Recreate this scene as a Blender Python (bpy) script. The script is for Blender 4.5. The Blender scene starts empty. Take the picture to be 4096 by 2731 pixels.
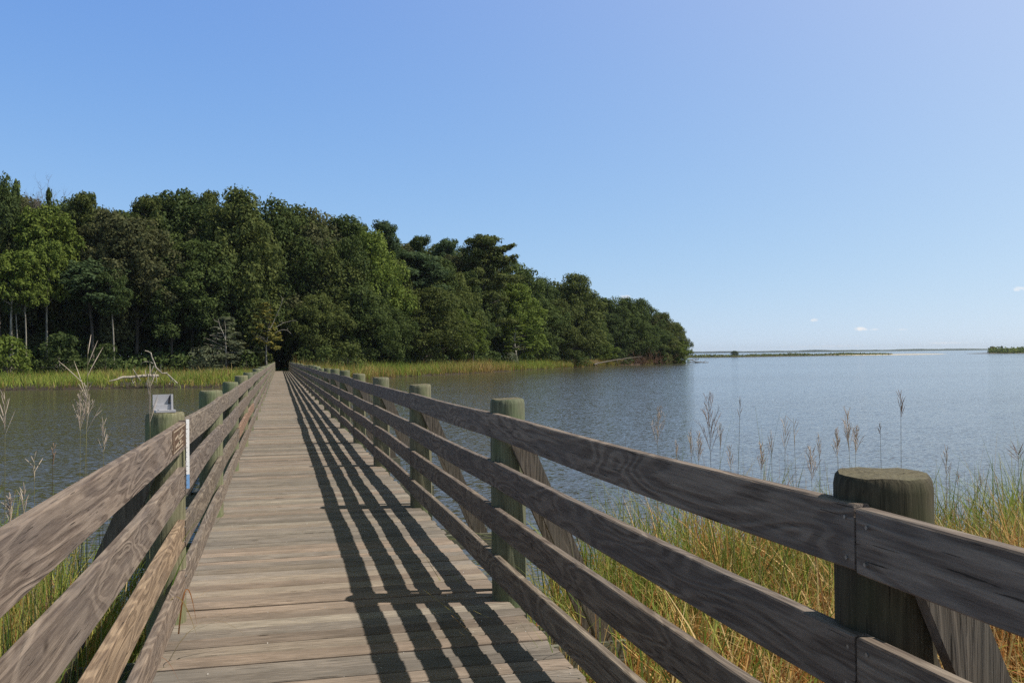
import bpy, math, random
import numpy as np
from mathutils import Vector, Matrix

random.seed(7)
RNG = np.random.default_rng(11)
scene = bpy.context.scene
COL = scene.collection
W, H, FPX = 4096, 2731, 3895.0
CAMZ = 1.4016
YAW, PITCH, ROLL = (math.radians(a) for a in (13.4576, 0.7801, -0.6311))
WATER = -1.35
SUN_AZ = math.radians(-14.5)          # from +X towards -Y
SUN_EL = math.radians(53.0)

# ------------------------------------------------------------------ camera
def cam_axes():
    f = Vector((math.sin(YAW)*math.cos(PITCH), math.cos(YAW)*math.cos(PITCH), math.sin(PITCH)))
    r0 = Vector((math.cos(YAW), -math.sin(YAW), 0)); u0 = r0.cross(f)
    r = math.cos(ROLL)*r0 + math.sin(ROLL)*u0
    u = -math.sin(ROLL)*r0 + math.cos(ROLL)*u0
    return r, u, f
CR, CU, CF = cam_axes()
def ray(px, py):
    px, py = float(px), float(py)
    return CF*FPX + (px-W/2)*CR + (H/2-py)*CU
def at_y(px, py, Y):
    d = ray(px, py); return Vector((0, 0, CAMZ)) + d*(Y/d.y)
def at_z(px, py, Z):
    d = ray(px, py); return Vector((0, 0, CAMZ)) + d*((Z-CAMZ)/d.z)
cam = bpy.data.cameras.new("camera")
cam.sensor_fit = 'HORIZONTAL'; cam.sensor_width = 36.0
cam.lens = 36.0*FPX/W; cam.clip_start = 0.05; cam.clip_end = 30000
camo = bpy.data.objects.new("camera", cam); COL.objects.link(camo)
M = Matrix.Identity(4)
for i in range(3):
    M[i][0], M[i][1], M[i][2] = CR[i], CU[i], -CF[i]
M[2][3] = CAMZ
camo.matrix_world = M
scene.camera = camo

# ------------------------------------------------------------------ helpers
def tag(o, label=None, cat=None, group=None, kind=None):
    if label: o['label'] = label
    if cat: o['category'] = cat
    if group: o['group'] = group
    if kind: o['kind'] = kind
    return o
def link(name, me, mat=None, parent=None, loc=None):
    o = bpy.data.objects.new(name, me); COL.objects.link(o)
    if mat is not None and me is not None and not me.materials: me.materials.append(mat)
    if parent is not None: o.parent = parent
    if loc is not None: o.location = loc
    return o
def empty(name, loc=(0, 0, 0)):
    o = bpy.data.objects.new(name, None); COL.objects.link(o); o.location = loc
    o.empty_display_size = 0.2
    return o

class MB:
    """collects polygons with a per-face random number and colour"""
    def __init__(s): s.v = []; s.f = []; s.r = []; s.c = []; s.sm = []
    def add(s, vs, fs, rnd=0.0, col=(1, 1, 1), smooth=False):
        n = len(s.v); s.v += [tuple(p) for p in vs]
        for f in fs:
            s.f.append([i+n for i in f]); s.r.append(rnd); s.c.append(col); s.sm.append(smooth)
    def box(s, a, b, rnd=0.0, col=(1, 1, 1)):
        (x0, y0, z0), (x1, y1, z1) = a, b
        vs = [(x0,y0,z0),(x1,y0,z0),(x1,y1,z0),(x0,y1,z0),(x0,y0,z1),(x1,y0,z1),(x1,y1,z1),(x0,y1,z1)]
        s.add(vs, [(0,3,2,1),(4,5,6,7),(0,1,5,4),(1,2,6,5),(2,3,7,6),(3,0,4,7)], rnd, col)
    def tube(s, pts, rad, n=6, rnd=0.0, col=(1, 1, 1), cap=True):
        pts = [Vector(p) for p in pts]; rings = []
        m = len(pts)
        if not hasattr(rad, '__len__'): rad = [rad]*m
        t0 = (pts[1]-pts[0]).normalized()
        a = t0.orthogonal().normalized()
        vs = []
        for i, p in enumerate(pts):
            t = (pts[min(i+1, m-1)]-pts[max(i-1, 0)])
            t = t.normalized() if t.length > 1e-9 else t0
            a = (a - t*a.dot(t))
            a = a.normalized() if a.length > 1e-6 else t.orthogonal().normalized()
            b = t.cross(a)
            for k in range(n):
                th = 2*math.pi*k/n
                vs.append(p + (a*math.cos(th)+b*math.sin(th))*rad[i])
        fs = []
        for i in range(m-1):
            for k in range(n):
                k2 = (k+1) % n
                fs.append((i*n+k, i*n+k2, (i+1)*n+k2, (i+1)*n+k))
        s.add(vs, fs, rnd, col, True)
        if cap:
            s.add(vs[-n:], [tuple(range(n))], rnd, col)
            s.add(vs[:n], [tuple(reversed(range(n)))], rnd, col)
    def build(s, name, mat=None, parent=None, loc=None):
        me = bpy.data.meshes.new(name)
        me.from_pydata(s.v, [], s.f)
        me.attributes.new('rnd', 'FLOAT', 'FACE').data.foreach_set('value', np.array(s.r, 'f'))
        c = np.ones((len(s.f), 4), 'f'); c[:, :3] = np.array(s.c, 'f')
        me.attributes.new('tone', 'FLOAT_COLOR', 'FACE').data.foreach_set('color', c.ravel())
        me.polygons.foreach_set('use_smooth', np.array(s.sm, bool))
        me.update()
        return link(name, me, mat, parent, loc)

def np_mesh(name, V, F, rnd=None, tone=None, tone_pt=None, smooth=False):
    """V (n,3), F (m,4) or (m,3) numpy arrays"""
    me = bpy.data.meshes.new(name)
    k = F.shape[1]
    me.vertices.add(len(V)); me.vertices.foreach_set('co', V.astype('f').ravel())
    me.loops.add(F.size); me.loops.foreach_set('vertex_index', F.astype('i').ravel())
    me.polygons.add(len(F))
    me.polygons.foreach_set('loop_start', np.arange(0, F.size, k, dtype='i'))
    if smooth: me.polygons.foreach_set('use_smooth', np.ones(len(F), bool))
    if rnd is not None:
        me.attributes.new('rnd', 'FLOAT', 'FACE').data.foreach_set('value', rnd.astype('f'))
    if tone is not None:
        c = np.ones((len(tone), 4), 'f'); c[:, :3] = tone
        me.attributes.new('tone', 'FLOAT_COLOR', 'FACE').data.foreach_set('color', c.ravel())
    if tone_pt is not None:
        c = np.ones((len(tone_pt), 4), 'f'); c[:, :3] = tone_pt
        me.attributes.new('tone', 'FLOAT_COLOR', 'POINT').data.foreach_set('color', c.ravel())
    me.update(calc_edges=True); me.validate()
    return me

# ------------------------------------------------------------------ materials
class NT:
    def __init__(s, name):
        s.m = bpy.data.materials.new(name); s.m.use_nodes = True
        s.t = s.m.node_tree; s.t.nodes.clear(); s.out = s.n('ShaderNodeOutputMaterial')
    def n(s, typ, **kw):
        nd = s.t.nodes.new(typ)
        for k, v in kw.items(): setattr(nd, k, v)
        return nd
    def l(s, a, b): s.t.links.new(a, b)
    def val(s, inp, v):
        if isinstance(v, (int, float)): inp.default_value = v
        elif isinstance(v, (tuple, list)): inp.default_value = tuple(v) if len(v) != 3 or inp.type == 'VECTOR' else (*v, 1)
        else: s.l(v, inp)
    def math(s, op, a, b=0.0, c=0.0, clamp=False):
        nd = s.n('ShaderNodeMath', operation=op, use_clamp=clamp)
        s.val(nd.inputs[0], a); s.val(nd.inputs[1], b); s.val(nd.inputs[2], c)
        return nd.outputs[0]
    def vmath(s, op, a, b):
        nd = s.n('ShaderNodeVectorMath', operation=op)
        s.val(nd.inputs[0], a); s.val(nd.inputs[1], b)
        return nd.outputs[0]
    def noise(s, vec, scale, detail=2.0, rough=0.5, dist=0.0):
        nd = s.n('ShaderNodeTexNoise')
        s.l(vec, nd.inputs['Vector']); nd.inputs['Scale'].default_value = scale
        nd.inputs['Detail'].default_value = detail; nd.inputs['Roughness'].default_value = rough
        nd.inputs['Distortion'].default_value = dist
        return nd.outputs['Fac']
    def mix(s, f, a, b, blend='MIX'):
        nd = s.n('ShaderNodeMix', data_type='RGBA', blend_type=blend)
        s.val(nd.inputs[0], f); s.val(nd.inputs[6], a); s.val(nd.inputs[7], b)
        return nd.outputs[2]
    def ramp(s, f, lo, hi):
        nd = s.n('ShaderNodeMapRange'); s.val(nd.inputs[0], f)
        nd.inputs[1].default_value = lo; nd.inputs[2].default_value = hi
        return nd.outputs[0]
    def attr(s, name, out='Fac'):
        return s.n('ShaderNodeAttribute', attribute_name=name).outputs[out]
    def objco(s): return s.n('ShaderNodeTexCoord').outputs['Object']
    def principled(s, col, rough=0.8, bump=None, bump_d=0.002, bump_s=1.0, **kw):
        p = s.n('ShaderNodeBsdfPrincipled')
        s.val(p.inputs['Base Color'], col); s.val(p.inputs['Roughness'], rough)
        for k, v in kw.items(): s.val(p.inputs[k], v)
        if bump is not None:
            b = s.n('ShaderNodeBump'); s.l(bump, b.inputs['Height'])
            b.inputs['Distance'].default_value = bump_d; b.inputs['Strength'].default_value = bump_s
            s.l(b.outputs[0], p.inputs['Normal'])
        return p
    def done(s, sh): s.l(sh.outputs[0] if hasattr(sh, 'outputs') else sh, s.out.inputs[0]); return s.m

def wood(name, dark, light, grey, axis='Y', ring=1.0, grey_amt=0.5, moss=None, speck=0.0, ringf=95.0, patch=0.0):
    t = NT(name)
    rnd = t.attr('rnd')
    off = t.n('ShaderNodeCombineXYZ')
    t.val(off.inputs[0], t.math('MULTIPLY', rnd, 37.0)); t.val(off.inputs[1], t.math('MULTIPLY', rnd, 91.7))
    t.val(off.inputs[2], t.math('MULTIPLY', rnd, 53.3))
    P = t.vmath('ADD', t.objco(), off.outputs[0])
    st = {'Y': (1, .17, 1), 'X': (.17, 1, 1), 'Z': (1, 1, .17)}[axis]
    fi = {'Y': (1, .035, 1), 'X': (.035, 1, 1), 'Z': (1, 1, .035)}[axis]
    f2 = {'Y': (1, .12, 1), 'X': (.12, 1, 1), 'Z': (1, 1, .12)}[axis]
    Pr = t.vmath('MULTIPLY', P, st); Pf = t.vmath('MULTIPLY', P, fi)
    n1 = t.noise(Pr, 5.5, 2.0, .45, .6)
    rings = t.math('MULTIPLY_ADD', t.math('SINE', t.math('MULTIPLY', n1, ringf)), .5, .5)
    rings = t.ramp(t.math('POWER', rings, 1.3), .18, .78)
    fib = t.noise(Pf, 120.0, 4.0, .7)
    fib2 = t.noise(t.vmath('MULTIPLY', P, f2), 60.0, 5.0, .7)
    big = t.noise(Pr, 9.0, 3.0, .55, .3)
    g = t.math('ADD', t.math('MULTIPLY', rings, .42*ring), t.math('MULTIPLY', t.ramp(fib, .37, .63), .42))
    g = t.math('ADD', g, t.math('MULTIPLY', t.ramp(fib2, .3, .7), .62-.42*ring))
    c = t.mix(g, dark, light)
    c = t.mix(t.math('MULTIPLY', t.ramp(big, .40, .66), grey_amt), c, grey)
    # long cracks
    crack = t.math('LESS_THAN', t.noise(Pf, 130.0, 2.0, .5), .30)
    c = t.mix(t.math('MULTIPLY', crack, .75), c, (.02, .016, .012))
    crack2 = t.math('LESS_THAN', t.noise(Pf, 85.0, 1.0, .4), .245)
    c = t.mix(t.math('MULTIPLY', crack2, .8), c, (.018, .014, .010))
    kn = t.n('ShaderNodeTexVoronoi', feature='F1'); t.l(t.vmath('MULTIPLY', P, {'Y': (1, .55, 1), 'X': (.55, 1, 1), 'Z': (1, 1, .55)}[axis]), kn.inputs['Vector']); kn.inputs['Scale'].default_value = 4.2
    c = t.mix(t.math('MULTIPLY', t.math('SUBTRACT', 1.0, t.ramp(kn.outputs['Distance'], .035, .085)), .75), c, (.04, .028, .02))
    if patch:
        pz = t.noise(t.vmath('MULTIPLY', P, (.8, 1.6, 1)), 2.2, 6.0, .68)
        c = t.mix(t.math('MULTIPLY', t.ramp(pz, .46, .68), patch), c, (.135, .113, .09))
        pw = t.noise(t.vmath('MULTIPLY', P, (.35, 3.6, 1)), 5.1, 5.0, .7)
        c = t.mix(t.math('MULTIPLY', t.ramp(pw, .56, .74), patch*.8), c, (.43, .375, .315))
    if moss:
        mz = t.noise(t.objco(), 2.3, 4.0, .6)
        c = t.mix(t.math('MULTIPLY', t.ramp(mz, .5, .72), .7), c, moss)
    if speck:
        v = t.n('ShaderNodeTexVoronoi', feature='F1'); t.l(t.objco(), v.inputs['Vector']); v.inputs['Scale'].default_value = 26.0
        c = t.mix(t.math('MULTIPLY', t.math('LESS_THAN', v.outputs['Distance'], .10), speck), c, (.5, .48, .42))
    c = t.mix(1.0, c, t.attr('tone', 'Color'), 'MULTIPLY')
    h = t.math('ADD', t.math('MULTIPLY', fib, .7), t.math('MULTIPLY', rings, .45*ring))
    h = t.math('SUBTRACT', h, crack)
    return t.done(t.principled(c, .82, h, .004, .9, **{'Specular IOR Level': .25}))

M_RAIL = wood('weathered_rail_wood', (.075, .052, .040), (.33, .265, .21), (.145, .122, .11), 'Y', .85, .5, None, 0, 78.0)
M_DECK = wood('weathered_deck_wood', (.125, .104, .085), (.425, .358, .295), (.235, .205, .172), 'X', .25, .6, None, .0, 95.0, .6)
M_POST = wood('treated_post_wood', (.06, .056, .036), (.33, .325, .21), (.19, .19, .12), 'Z', .25, .45, (.19, .27, .11))
M_BEAM = wood('beam_wood', (.085, .07, .054), (.235, .195, .155), (.16, .145, .12), 'Z', .6, .5)
M_BEAMX = wood('cap_wood', (.10, .10, .075), (.26, .26, .19), (.2, .2, .16), 'X', .4, .5)

def flat(name, col, rough=.6, metal=0.0, var=.25, scale=30.0):
    t = NT(name)
    n = t.noise(t.objco(), scale, 3.0)
    c = t.mix(t.math('MULTIPLY', t.ramp(n, .3, .7), var), col, tuple(x*.45 for x in col))
    c = t.mix(1.0, c, t.attr('tone', 'Color'), 'MULTIPLY')
    return t.done(t.principled(c, rough, n, .002, .3, Metallic=metal))

def leaf_mat(name, use_obj=True, transl=.36):
    t = NT(name)
    r = t.attr('rnd')
    base = t.n('ShaderNodeObjectInfo').outputs['Color'] if use_obj else t.attr('tone', 'Color')
    k = t.math('MULTIPLY_ADD', r, .7, .65)
    cc = t.n('ShaderNodeCombineXYZ')
    t.val(cc.inputs[0], t.math('MULTIPLY_ADD', r, .95, .57)); t.val(cc.inputs[1], k); t.val(cc.inputs[2], t.math('MULTIPLY_ADD', r, .6, .65))
    c = t.mix(1.0, base, cc.outputs[0], 'MULTIPLY')
    p = t.principled(c, .7, **{'Specular IOR Level': .12})
    tr = t.n('ShaderNodeBsdfTranslucent'); t.l(c, tr.inputs[0])
    mx = t.n('ShaderNodeMixShader'); mx.inputs[0].default_value = transl
    t.l(p.outputs[0], mx.inputs[1]); t.l(tr.outputs[0], mx.inputs[2])
    return t.done(mx)
M_LEAF = leaf_mat('tree_leaves')
M_GRASS = leaf_mat('grass_blades', False, .35)

def bark(name, dark, light):
    t = NT(name)
    P = t.vmath('MULTIPLY', t.objco(), (1, 1, .18))
    n = t.noise(P, 6.0, 4.0, .65)
    return t.done(t.principled(t.mix(t.ramp(n, .35, .65), dark, light), .9, n, .05, .6))
M_BARK = bark('dark_bark', (.045, .036, .028), (.14, .115, .09))
M_PALEBARK = bark('pale_bark', (.16, .14, .11), (.42, .38, .31))
M_DEADWOOD = bark('bleached_deadwood', (.22, .19, .155), (.50, .44, .36))
M_LOG = bark('log_wood', (.08, .068, .055), (.19, .16, .13))
M_REDBRUSH = bark('rusty_brush', (.09, .045, .028), (.20, .10, .06))

def water_mat():
    """wind-rippled water: every point gets the slope of a small wave facet"""
    t = NT('estuary_water')
    P = t.objco()
    def slope(scale, st, k):
        nd = t.n('ShaderNodeTexNoise'); t.l(t.vmath('MULTIPLY', P, st), nd.inputs['Vector'])
        nd.inputs['Scale'].default_value = scale; nd.inputs['Detail'].default_value = 3.0
        v = t.vmath('SUBTRACT', nd.outputs['Color'], (.5, .5, .5))
        return t.vmath('MULTIPLY', v, (k*.7, k, 0))
    wind = t.ramp(t.noise(t.vmath('MULTIPLY', P, (.22, 1.0, 1)), .030, 3.0, .5), .3, .7)
    amp = t.math('MULTIPLY_ADD', wind, .55, .62)
    sl = t.vmath('ADD', slope(3.6, (.32, 1.0, 1), .24), slope(.8, (.45, 1.0, 1), .035))
    sl = t.vmath('ADD', sl, slope(20.0, (.40, 1.0, 1), 1.05))
    cx = t.n('ShaderNodeCombineXYZ'); t.val(cx.inputs[0], amp); t.val(cx.inputs[1], amp)
    sl = t.vmath('MULTIPLY', sl, cx.outputs[0])
    nn = t.n('ShaderNodeVectorMath', operation='NORMALIZE'); t.l(t.vmath('ADD', sl, (0, 0, 1)), nn.inputs[0])
    p = t.principled((.078, .072, .048), .10, IOR=1.333, **{'Specular IOR Level': .40})
    t.l(nn.outputs[0], p.inputs['Normal'])
    return t.done(p)
M_WATER = water_mat()

def soil(name, a, b, scale=1.5):
    t = NT(name)
    n = t.noise(t.objco(), scale, 5.0, .6)
    return t.done(t.principled(t.mix(t.ramp(n, .35, .65), a, b), .95, n, .1, .6))
M_MUD = soil('marsh_mud', (.055, .040, .026), (.13, .095, .062))
M_MUDWET = soil('wet_mud', (.022, .015, .010), (.050, .034, .022))
M_REDSOIL = soil('red_bank_soil', (.055, .032, .02), (.125, .08, .052), .8)
M_SEABED = soil('seabed', (.05, .045, .03), (.09, .08, .05), .2)
M_SAND = soil('pale_sand', (.50, .42, .30), (.62, .53, .40))
M_CLAY = soil('orange_clay', (.32, .15, .075), (.48, .25, .14))

# ------------------------------------------------------------------ world and sun
w = bpy.data.worlds.new("World"); scene.world = w; w.use_nodes = True
nt = w.node_tree; nt.nodes.clear()
sky = nt.nodes.new('ShaderNodeTexSky'); sky.sky_type = 'NISHITA'; sky.sun_disc = False
sky.sun_elevation = SUN_EL
sun_dir = Vector((math.cos(SUN_EL)*math.cos(SUN_AZ), math.cos(SUN_EL)*math.sin(SUN_AZ), math.sin(SUN_EL)))
sky.sun_rotation = math.atan2(sun_dir.x, sun_dir.y)
sky.altitude = 0; sky.air_density = 0.7; sky.dust_density = 0.0; sky.ozone_density = 1.0
def wmath(op, a, b, clamp=False):
    nd = nt.nodes.new('ShaderNodeMath'); nd.operation = op; nd.use_clamp = clamp
    for i, v in enumerate((a, b)):
        if isinstance(v, (int, float)): nd.inputs[i].default_value = v
        else: nt.links.new(v, nd.inputs[i])
    return nd.outputs[0]
SKY_S = 0.10
# photographic response of the clear sky plus the bright aureole round the sun
sep = nt.nodes.new('ShaderNodeSeparateColor'); nt.links.new(sky.outputs[0], sep.inputs[0])
tc = nt.nodes.new('ShaderNodeTexCoord')
dp = nt.nodes.new('ShaderNodeVectorMath'); dp.operation = 'DOT_PRODUCT'
nt.links.new(tc.outputs['Generated'], dp.inputs[0]); dp.inputs[1].default_value = sun_dir
gl = wmath('POWER', wmath('MINIMUM', wmath('MAXIMUM', wmath('DIVIDE', wmath('ADD', dp.outputs['Value'], .10), .58), 0.0), 1.06), 2.2)
sz = nt.nodes.new('ShaderNodeSeparateXYZ'); nt.links.new(tc.outputs['Generated'], sz.inputs[0])
zen = wmath('SUBTRACT', 1.0, wmath('MULTIPLY', wmath('DIVIDE', wmath('SUBTRACT', sz.outputs[2], .36), .35, True), .72))   # sky dimmed overhead, out of view, to weaken the fill light
def wv(op, a, b):
    nd = nt.nodes.new('ShaderNodeVectorMath'); nd.operation = op
    for i, v in enumerate((a, b)):
        if isinstance(v, (tuple, Vector)): nd.inputs[i].default_value = v
        else: nt.links.new(v, nd.inputs[i])
    return nd.outputs['Value'] if op in ('DOT_PRODUCT', 'LENGTH') else nd.outputs[0]
# a few tiny fair-weather puffs low over the bay: (azimuth, elevation, half width, half height)
cn = nt.nodes.new('ShaderNodeTexNoise'); cn.inputs['Scale'].default_value = 260.0; cn.inputs['Detail'].default_value = 4.0
nt.links.new(tc.outputs['Generated'], cn.inputs['Vector'])
cloud = None
for px_, py_, hw, hh, am in ((3440, 1316, 26, 9, 1.0), (3256, 1280, 16, 7, .7), (3500, 1317, 22, 4, .4), (3610, 1318, 26, 4, .3), (4085, 1155, 34, 9, .7), (2500, 1186, 22, 7, .8), (3300, 1385, 160, 5, .22), (3780, 1372, 90, 5, .3)):
    d0 = ray(px_, py_).normalized(); rt = d0.cross(Vector((0, 0, 1))).normalized(); up_ = rt.cross(d0)
    a_ = wmath('DIVIDE', wv('DOT_PRODUCT', tc.outputs['Generated'], rt), hw/FPX)
    b_ = wmath('DIVIDE', wv('DOT_PRODUCT', tc.outputs['Generated'], up_), hh/FPX)
    r2 = wmath('ADD', wmath('MULTIPLY', a_, a_), wmath('MULTIPLY', b_, b_))
    r2 = wmath('ADD', r2, wmath('MULTIPLY', wmath('SUBTRACT', cn.outputs['Fac'], .5), 3.2))
    front = wmath('GREATER_THAN', wv('DOT_PRODUCT', tc.outputs['Generated'], d0), .5)
    v_ = wmath('MULTIPLY', wmath('MULTIPLY', wmath('SUBTRACT', 1.0, r2, True), am), front)
    cloud = v_ if cloud is None else wmath('MAXIMUM', cloud, v_)
cmb = nt.nodes.new('ShaderNodeCombineColor')
for i, (ka, kb, kg) in enumerate(((1.75, 1.72, .205), (2.75, 2.6, .145), (8.3, 8.0, .055))):
    x = wmath('MULTIPLY', sep.outputs[i], SKY_S)
    y = wmath('DIVIDE', wmath('MULTIPLY', x, ka), wmath('ADD', wmath('MULTIPLY', x, kb), 1.0))
    y = wmath('ADD', y, wmath('MULTIPLY', gl, kg))
    y = wmath('MULTIPLY', y, zen if i < 2 else wmath('MULTIPLY', zen, zen))
    y = wmath('ADD', y, wmath('MULTIPLY', cloud, (.30, .16, .02)[i]))
    nt.links.new(wmath('DIVIDE', y, SKY_S), cmb.inputs[i])
bg = nt.nodes.new('ShaderNodeBackground'); bg.inputs[1].default_value = SKY_S
wo = nt.nodes.new('ShaderNodeOutputWorld')
nt.links.new(cmb.outputs[0], bg.inputs[0]); nt.links.new(bg.outputs[0], wo.inputs[0])
sl = bpy.data.lights.new("sun", 'SUN'); sl.energy = 5.0; sl.angle = math.radians(.5); sl.color = (1.0, .94, .85)
so = bpy.data.objects.new("sun", sl); COL.objects.link(so)
so.rotation_euler = sun_dir.to_track_quat('Z', 'Y').to_euler()
scene.cycles.use_denoising = False
scene.view_settings.view_transform = 'Standard'; scene.view_settings.look = 'None'
scene.view_settings.exposure = 0.0; scene.view_settings.gamma = 1.0

# ------------------------------------------------------------------ terrain
def in_poly(P, poly):
    x, y = P[:, 0], P[:, 1]; r = np.zeros(len(P), bool); n = len(poly)
    for i in range(n):
        x1, y1 = poly[i]; x2, y2 = poly[(i+1) % n]
        if y1 == y2: continue
        c = ((y1 > y) != (y2 > y)) & (x < (x2-x1)*(y-y1)/(y2-y1)+x1); r ^= c
    return r
def poly_dist(P, poly):
    d = np.full(len(P), 1e9); n = len(poly)
    for i in range(n):
        a = np.array(poly[i]); b = np.array(poly[(i+1) % n]); ab = b-a
        t = np.clip(((P-a)@ab)/(ab@ab), 0, 1)
        d = np.minimum(d, np.linalg.norm(P-(a+t[:, None]*ab), axis=1))
    return d
def sdist(P, poly):
    d = poly_dist(P, poly); return np.where(in_poly(P, poly), d, -d)
def wob(P, s=1.0):
    x, y = P[:, 0]*s, P[:, 1]*s
    return (np.sin(x*.9+1.3*np.sin(y*.5))+np.sin(y*1.1+2.0+1.7*np.sin(x*.37))+.6*np.sin(x*2.3-y*1.9))/2.6

FAR = [(-260, 112), (-120, 104), (-60, 99), (-24.5, 97), (-18, 96), (-14, 97.3), (-8, 95), (-4, 94.5), (1, 99), (4.5, 107),
       (9.5, 115), (15.3, 126.8), (22, 136), (28.8, 144.5), (36, 157), (42.4, 167.6), (50, 178), (58.4, 190), (66, 204), (73, 213),
       (80, 219), (88, 226), (97, 235), (105, 243), (109, 250), (108, 262), (98, 285), (70, 315), (0, 340), (-260, 345)]
NEAR = [(-.9, 9.6), (-.3, 7.2), (.3, 5.6), (1.2, 5.8), (1.9, 7.6), (2.7, 9.2), (4.2, 9.8), (7, 9.6), (11, 9.0), (17, 6), (28, -2), (40, -16), (40, -60), (-40, -60),
        (-40, -16), (-24, 3), (-14, 7.5), (-8, 9.8), (-5, 10.8), (-2.4, 10.6)]
def far_h(P):
    d = sdist(P, FAR) + .9*wob(P, .8)
    z = np.where(d < 0, WATER + np.maximum(d*.35, -1.2), WATER + np.minimum(.16+d*.05, .34) + np.clip((d-16)/70, 0, 1)*2.2)
    z = np.where(d > .0, z+.05*wob(P, 2.1), z)
    # low earth approach at the far end of the bridge
    e = np.exp(-(P[:, 0]-.4)**2/7.0)*np.clip((P[:, 1]-124)/5, 0, 1)
    return z*(1-e) + e*(-.42)
def near_h(P):
    d = sdist(P, NEAR) + .25*wob(P, 2.2)
    z = np.where(d < 0, WATER + np.maximum(d*.4, -1.0), WATER + np.minimum(.03+d*.09, .35) + np.clip((d-9)/7, 0, 1)*.95)
    return z + np.where(d > 0, .05*wob(P, 4.0), 0)
def grid(name, x0, x1, y0, y1, st, hf, mat, cut=-6):
    xs = np.arange(x0, x1+st, st); ys = np.arange(y0, y1+st, st)
    X, Y = np.meshgrid(xs, ys); P = np.stack([X.ravel(), Y.ravel()], 1); Z = hf(P)
    V = np.column_stack([P, Z]); nx = len(xs)
    i, j = np.meshgrid(np.arange(nx-1), np.arange(len(ys)-1)); a = (j*nx+i).ravel()
    F = np.stack([a, a+1, a+1+nx, a+nx], 1)
    keep = Z[F].max(1) > WATER-.55
    me = np_mesh(name, V, F[keep], smooth=True)
    o = link(name, me, mat); tag(o, kind='structure'); return o
grid('far_shore_ground', -140, 124, 86, 330, 1.5, far_h, M_MUDWET)
grid('near_shore_ground', -36, 38, -30, 13, .35, near_h, M_MUD)
def sheet(name, z, R, mat):
    vs = [(0, 0, z)]; fs = []; rr = [60, 300, 1500, R]; n = 48
    for r in rr:
        for k in range(n): vs.append((r*math.cos(2*math.pi*k/n), r*math.sin(2*math.pi*k/n), z))
    for k in range(n):
        fs.append((0, 1+k, 1+(k+1) % n))
        for q in range(len(rr)-1):
            a = 1+q*n; b = a+n
            fs.append((a+k, b+k, b+(k+1) % n, a+(k+1) % n))
    me = bpy.data.meshes.new(name); me.from_pydata(vs, [], fs); me.update()
    return tag(link(name, me, mat), kind='structure')
sheet('water', WATER, 14000, M_WATER)
sheet('ground', -3.2, 14000, M_SEABED)

# ------------------------------------------------------------------ bridge
S, Y1 = 3.651, 1.938
def dz(Y): return -0.00297*Y
K0, K1 = -1, 36                       # bays: post k stands at Y1+S*(k-1)
def postY(k): return Y1+S*(k-1)
bridge = empty('footbridge', (0, 0, 0))
tag(bridge, 'long weathered timber footbridge with four-board railings running across the water to the wood', 'footbridge')
# deck
mb = MB(); y = postY(K0)-1.0; yend = postY(K1)+.25
ri = random.Random(5)
tones = [(1, 1, 1), (1.08, 1.04, .98), (.92, .93, .92), (.84, .85, .86), (1.12, 1.02, .95), (1.05, 1.06, 1.02), (.76, .76, .74), (1.0, .93, .88)]
while y < yend:
    wd = .139+ri.uniform(-.002, .002); g = ri.choice([.009, .012, .015, .022])
    x0 = -.585+ri.uniform(-.012, .012); x1 = 1.288+ri.uniform(-.014, .014)
    zt = dz(y)+ri.uniform(-.005, .005); tl = ri.uniform(-.0025, .0025); cz = ri.uniform(0, .004); c = .007
    nseg = 6; vs = []
    for i in range(nseg+1):
        x = x0+(x1-x0)*i/nseg; q = tl*(2*i/nseg-1)
        jy = ri.uniform(-.0012, .0012)
        for (yy, zz) in ((y+jy, -.038), (y+jy, -c), (y+c+jy, -.0006), (y+wd*.5, -cz*.6), (y+wd-c+jy, -.0006), (y+wd+jy, -c), (y+wd+jy, -.038)):
            vs.append((x, yy, zt+q+zz))
    fs = []
    for i in range(nseg):
        for k in range(7):
            k2 = (k+1) % 7
            fs.append((i*7+k, i*7+k2, (i+1)*7+k2, (i+1)*7+k))
    fs += [tuple(range(7)), tuple(nseg*7+k for k in reversed(range(7)))]
    b = ri.uniform(.78, 1.12); tn = ri.choice(tones)
    mb.add(vs, [f[::-1] for f in fs], ri.random(), tuple(b*q for q in tn))
    y += wd+g
mb.build('deck', M_DECK, bridge)
# stringers
for x in (-.42, .35, 1.12):
    m = MB(); m.box((x-.04, postY(K0)-1, dz(postY(K0))-.24), (x+.04, postY(K0)-.9, dz(postY(K0))-.042))
    m = MB(); ya, yb = postY(K0)-1, yend-.05
    za, zb = dz(ya)-.046, dz(yb)-.046
    m.add([(x-.04,ya,za-.2),(x+.04,ya,za-.2),(x+.04,yb,zb-.2),(x-.04,yb,zb-.2),(x-.04,ya,za),(x+.04,ya,za),(x+.04,yb,zb),(x-.04,yb,zb)],
          [(0,3,2,1),(4,5,6,7),(0,1,5,4),(1,2,6,5),(2,3,7,6),(3,0,4,7)], .3+x)
    m.build('stringer', M_BEAM, bridge)

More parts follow.
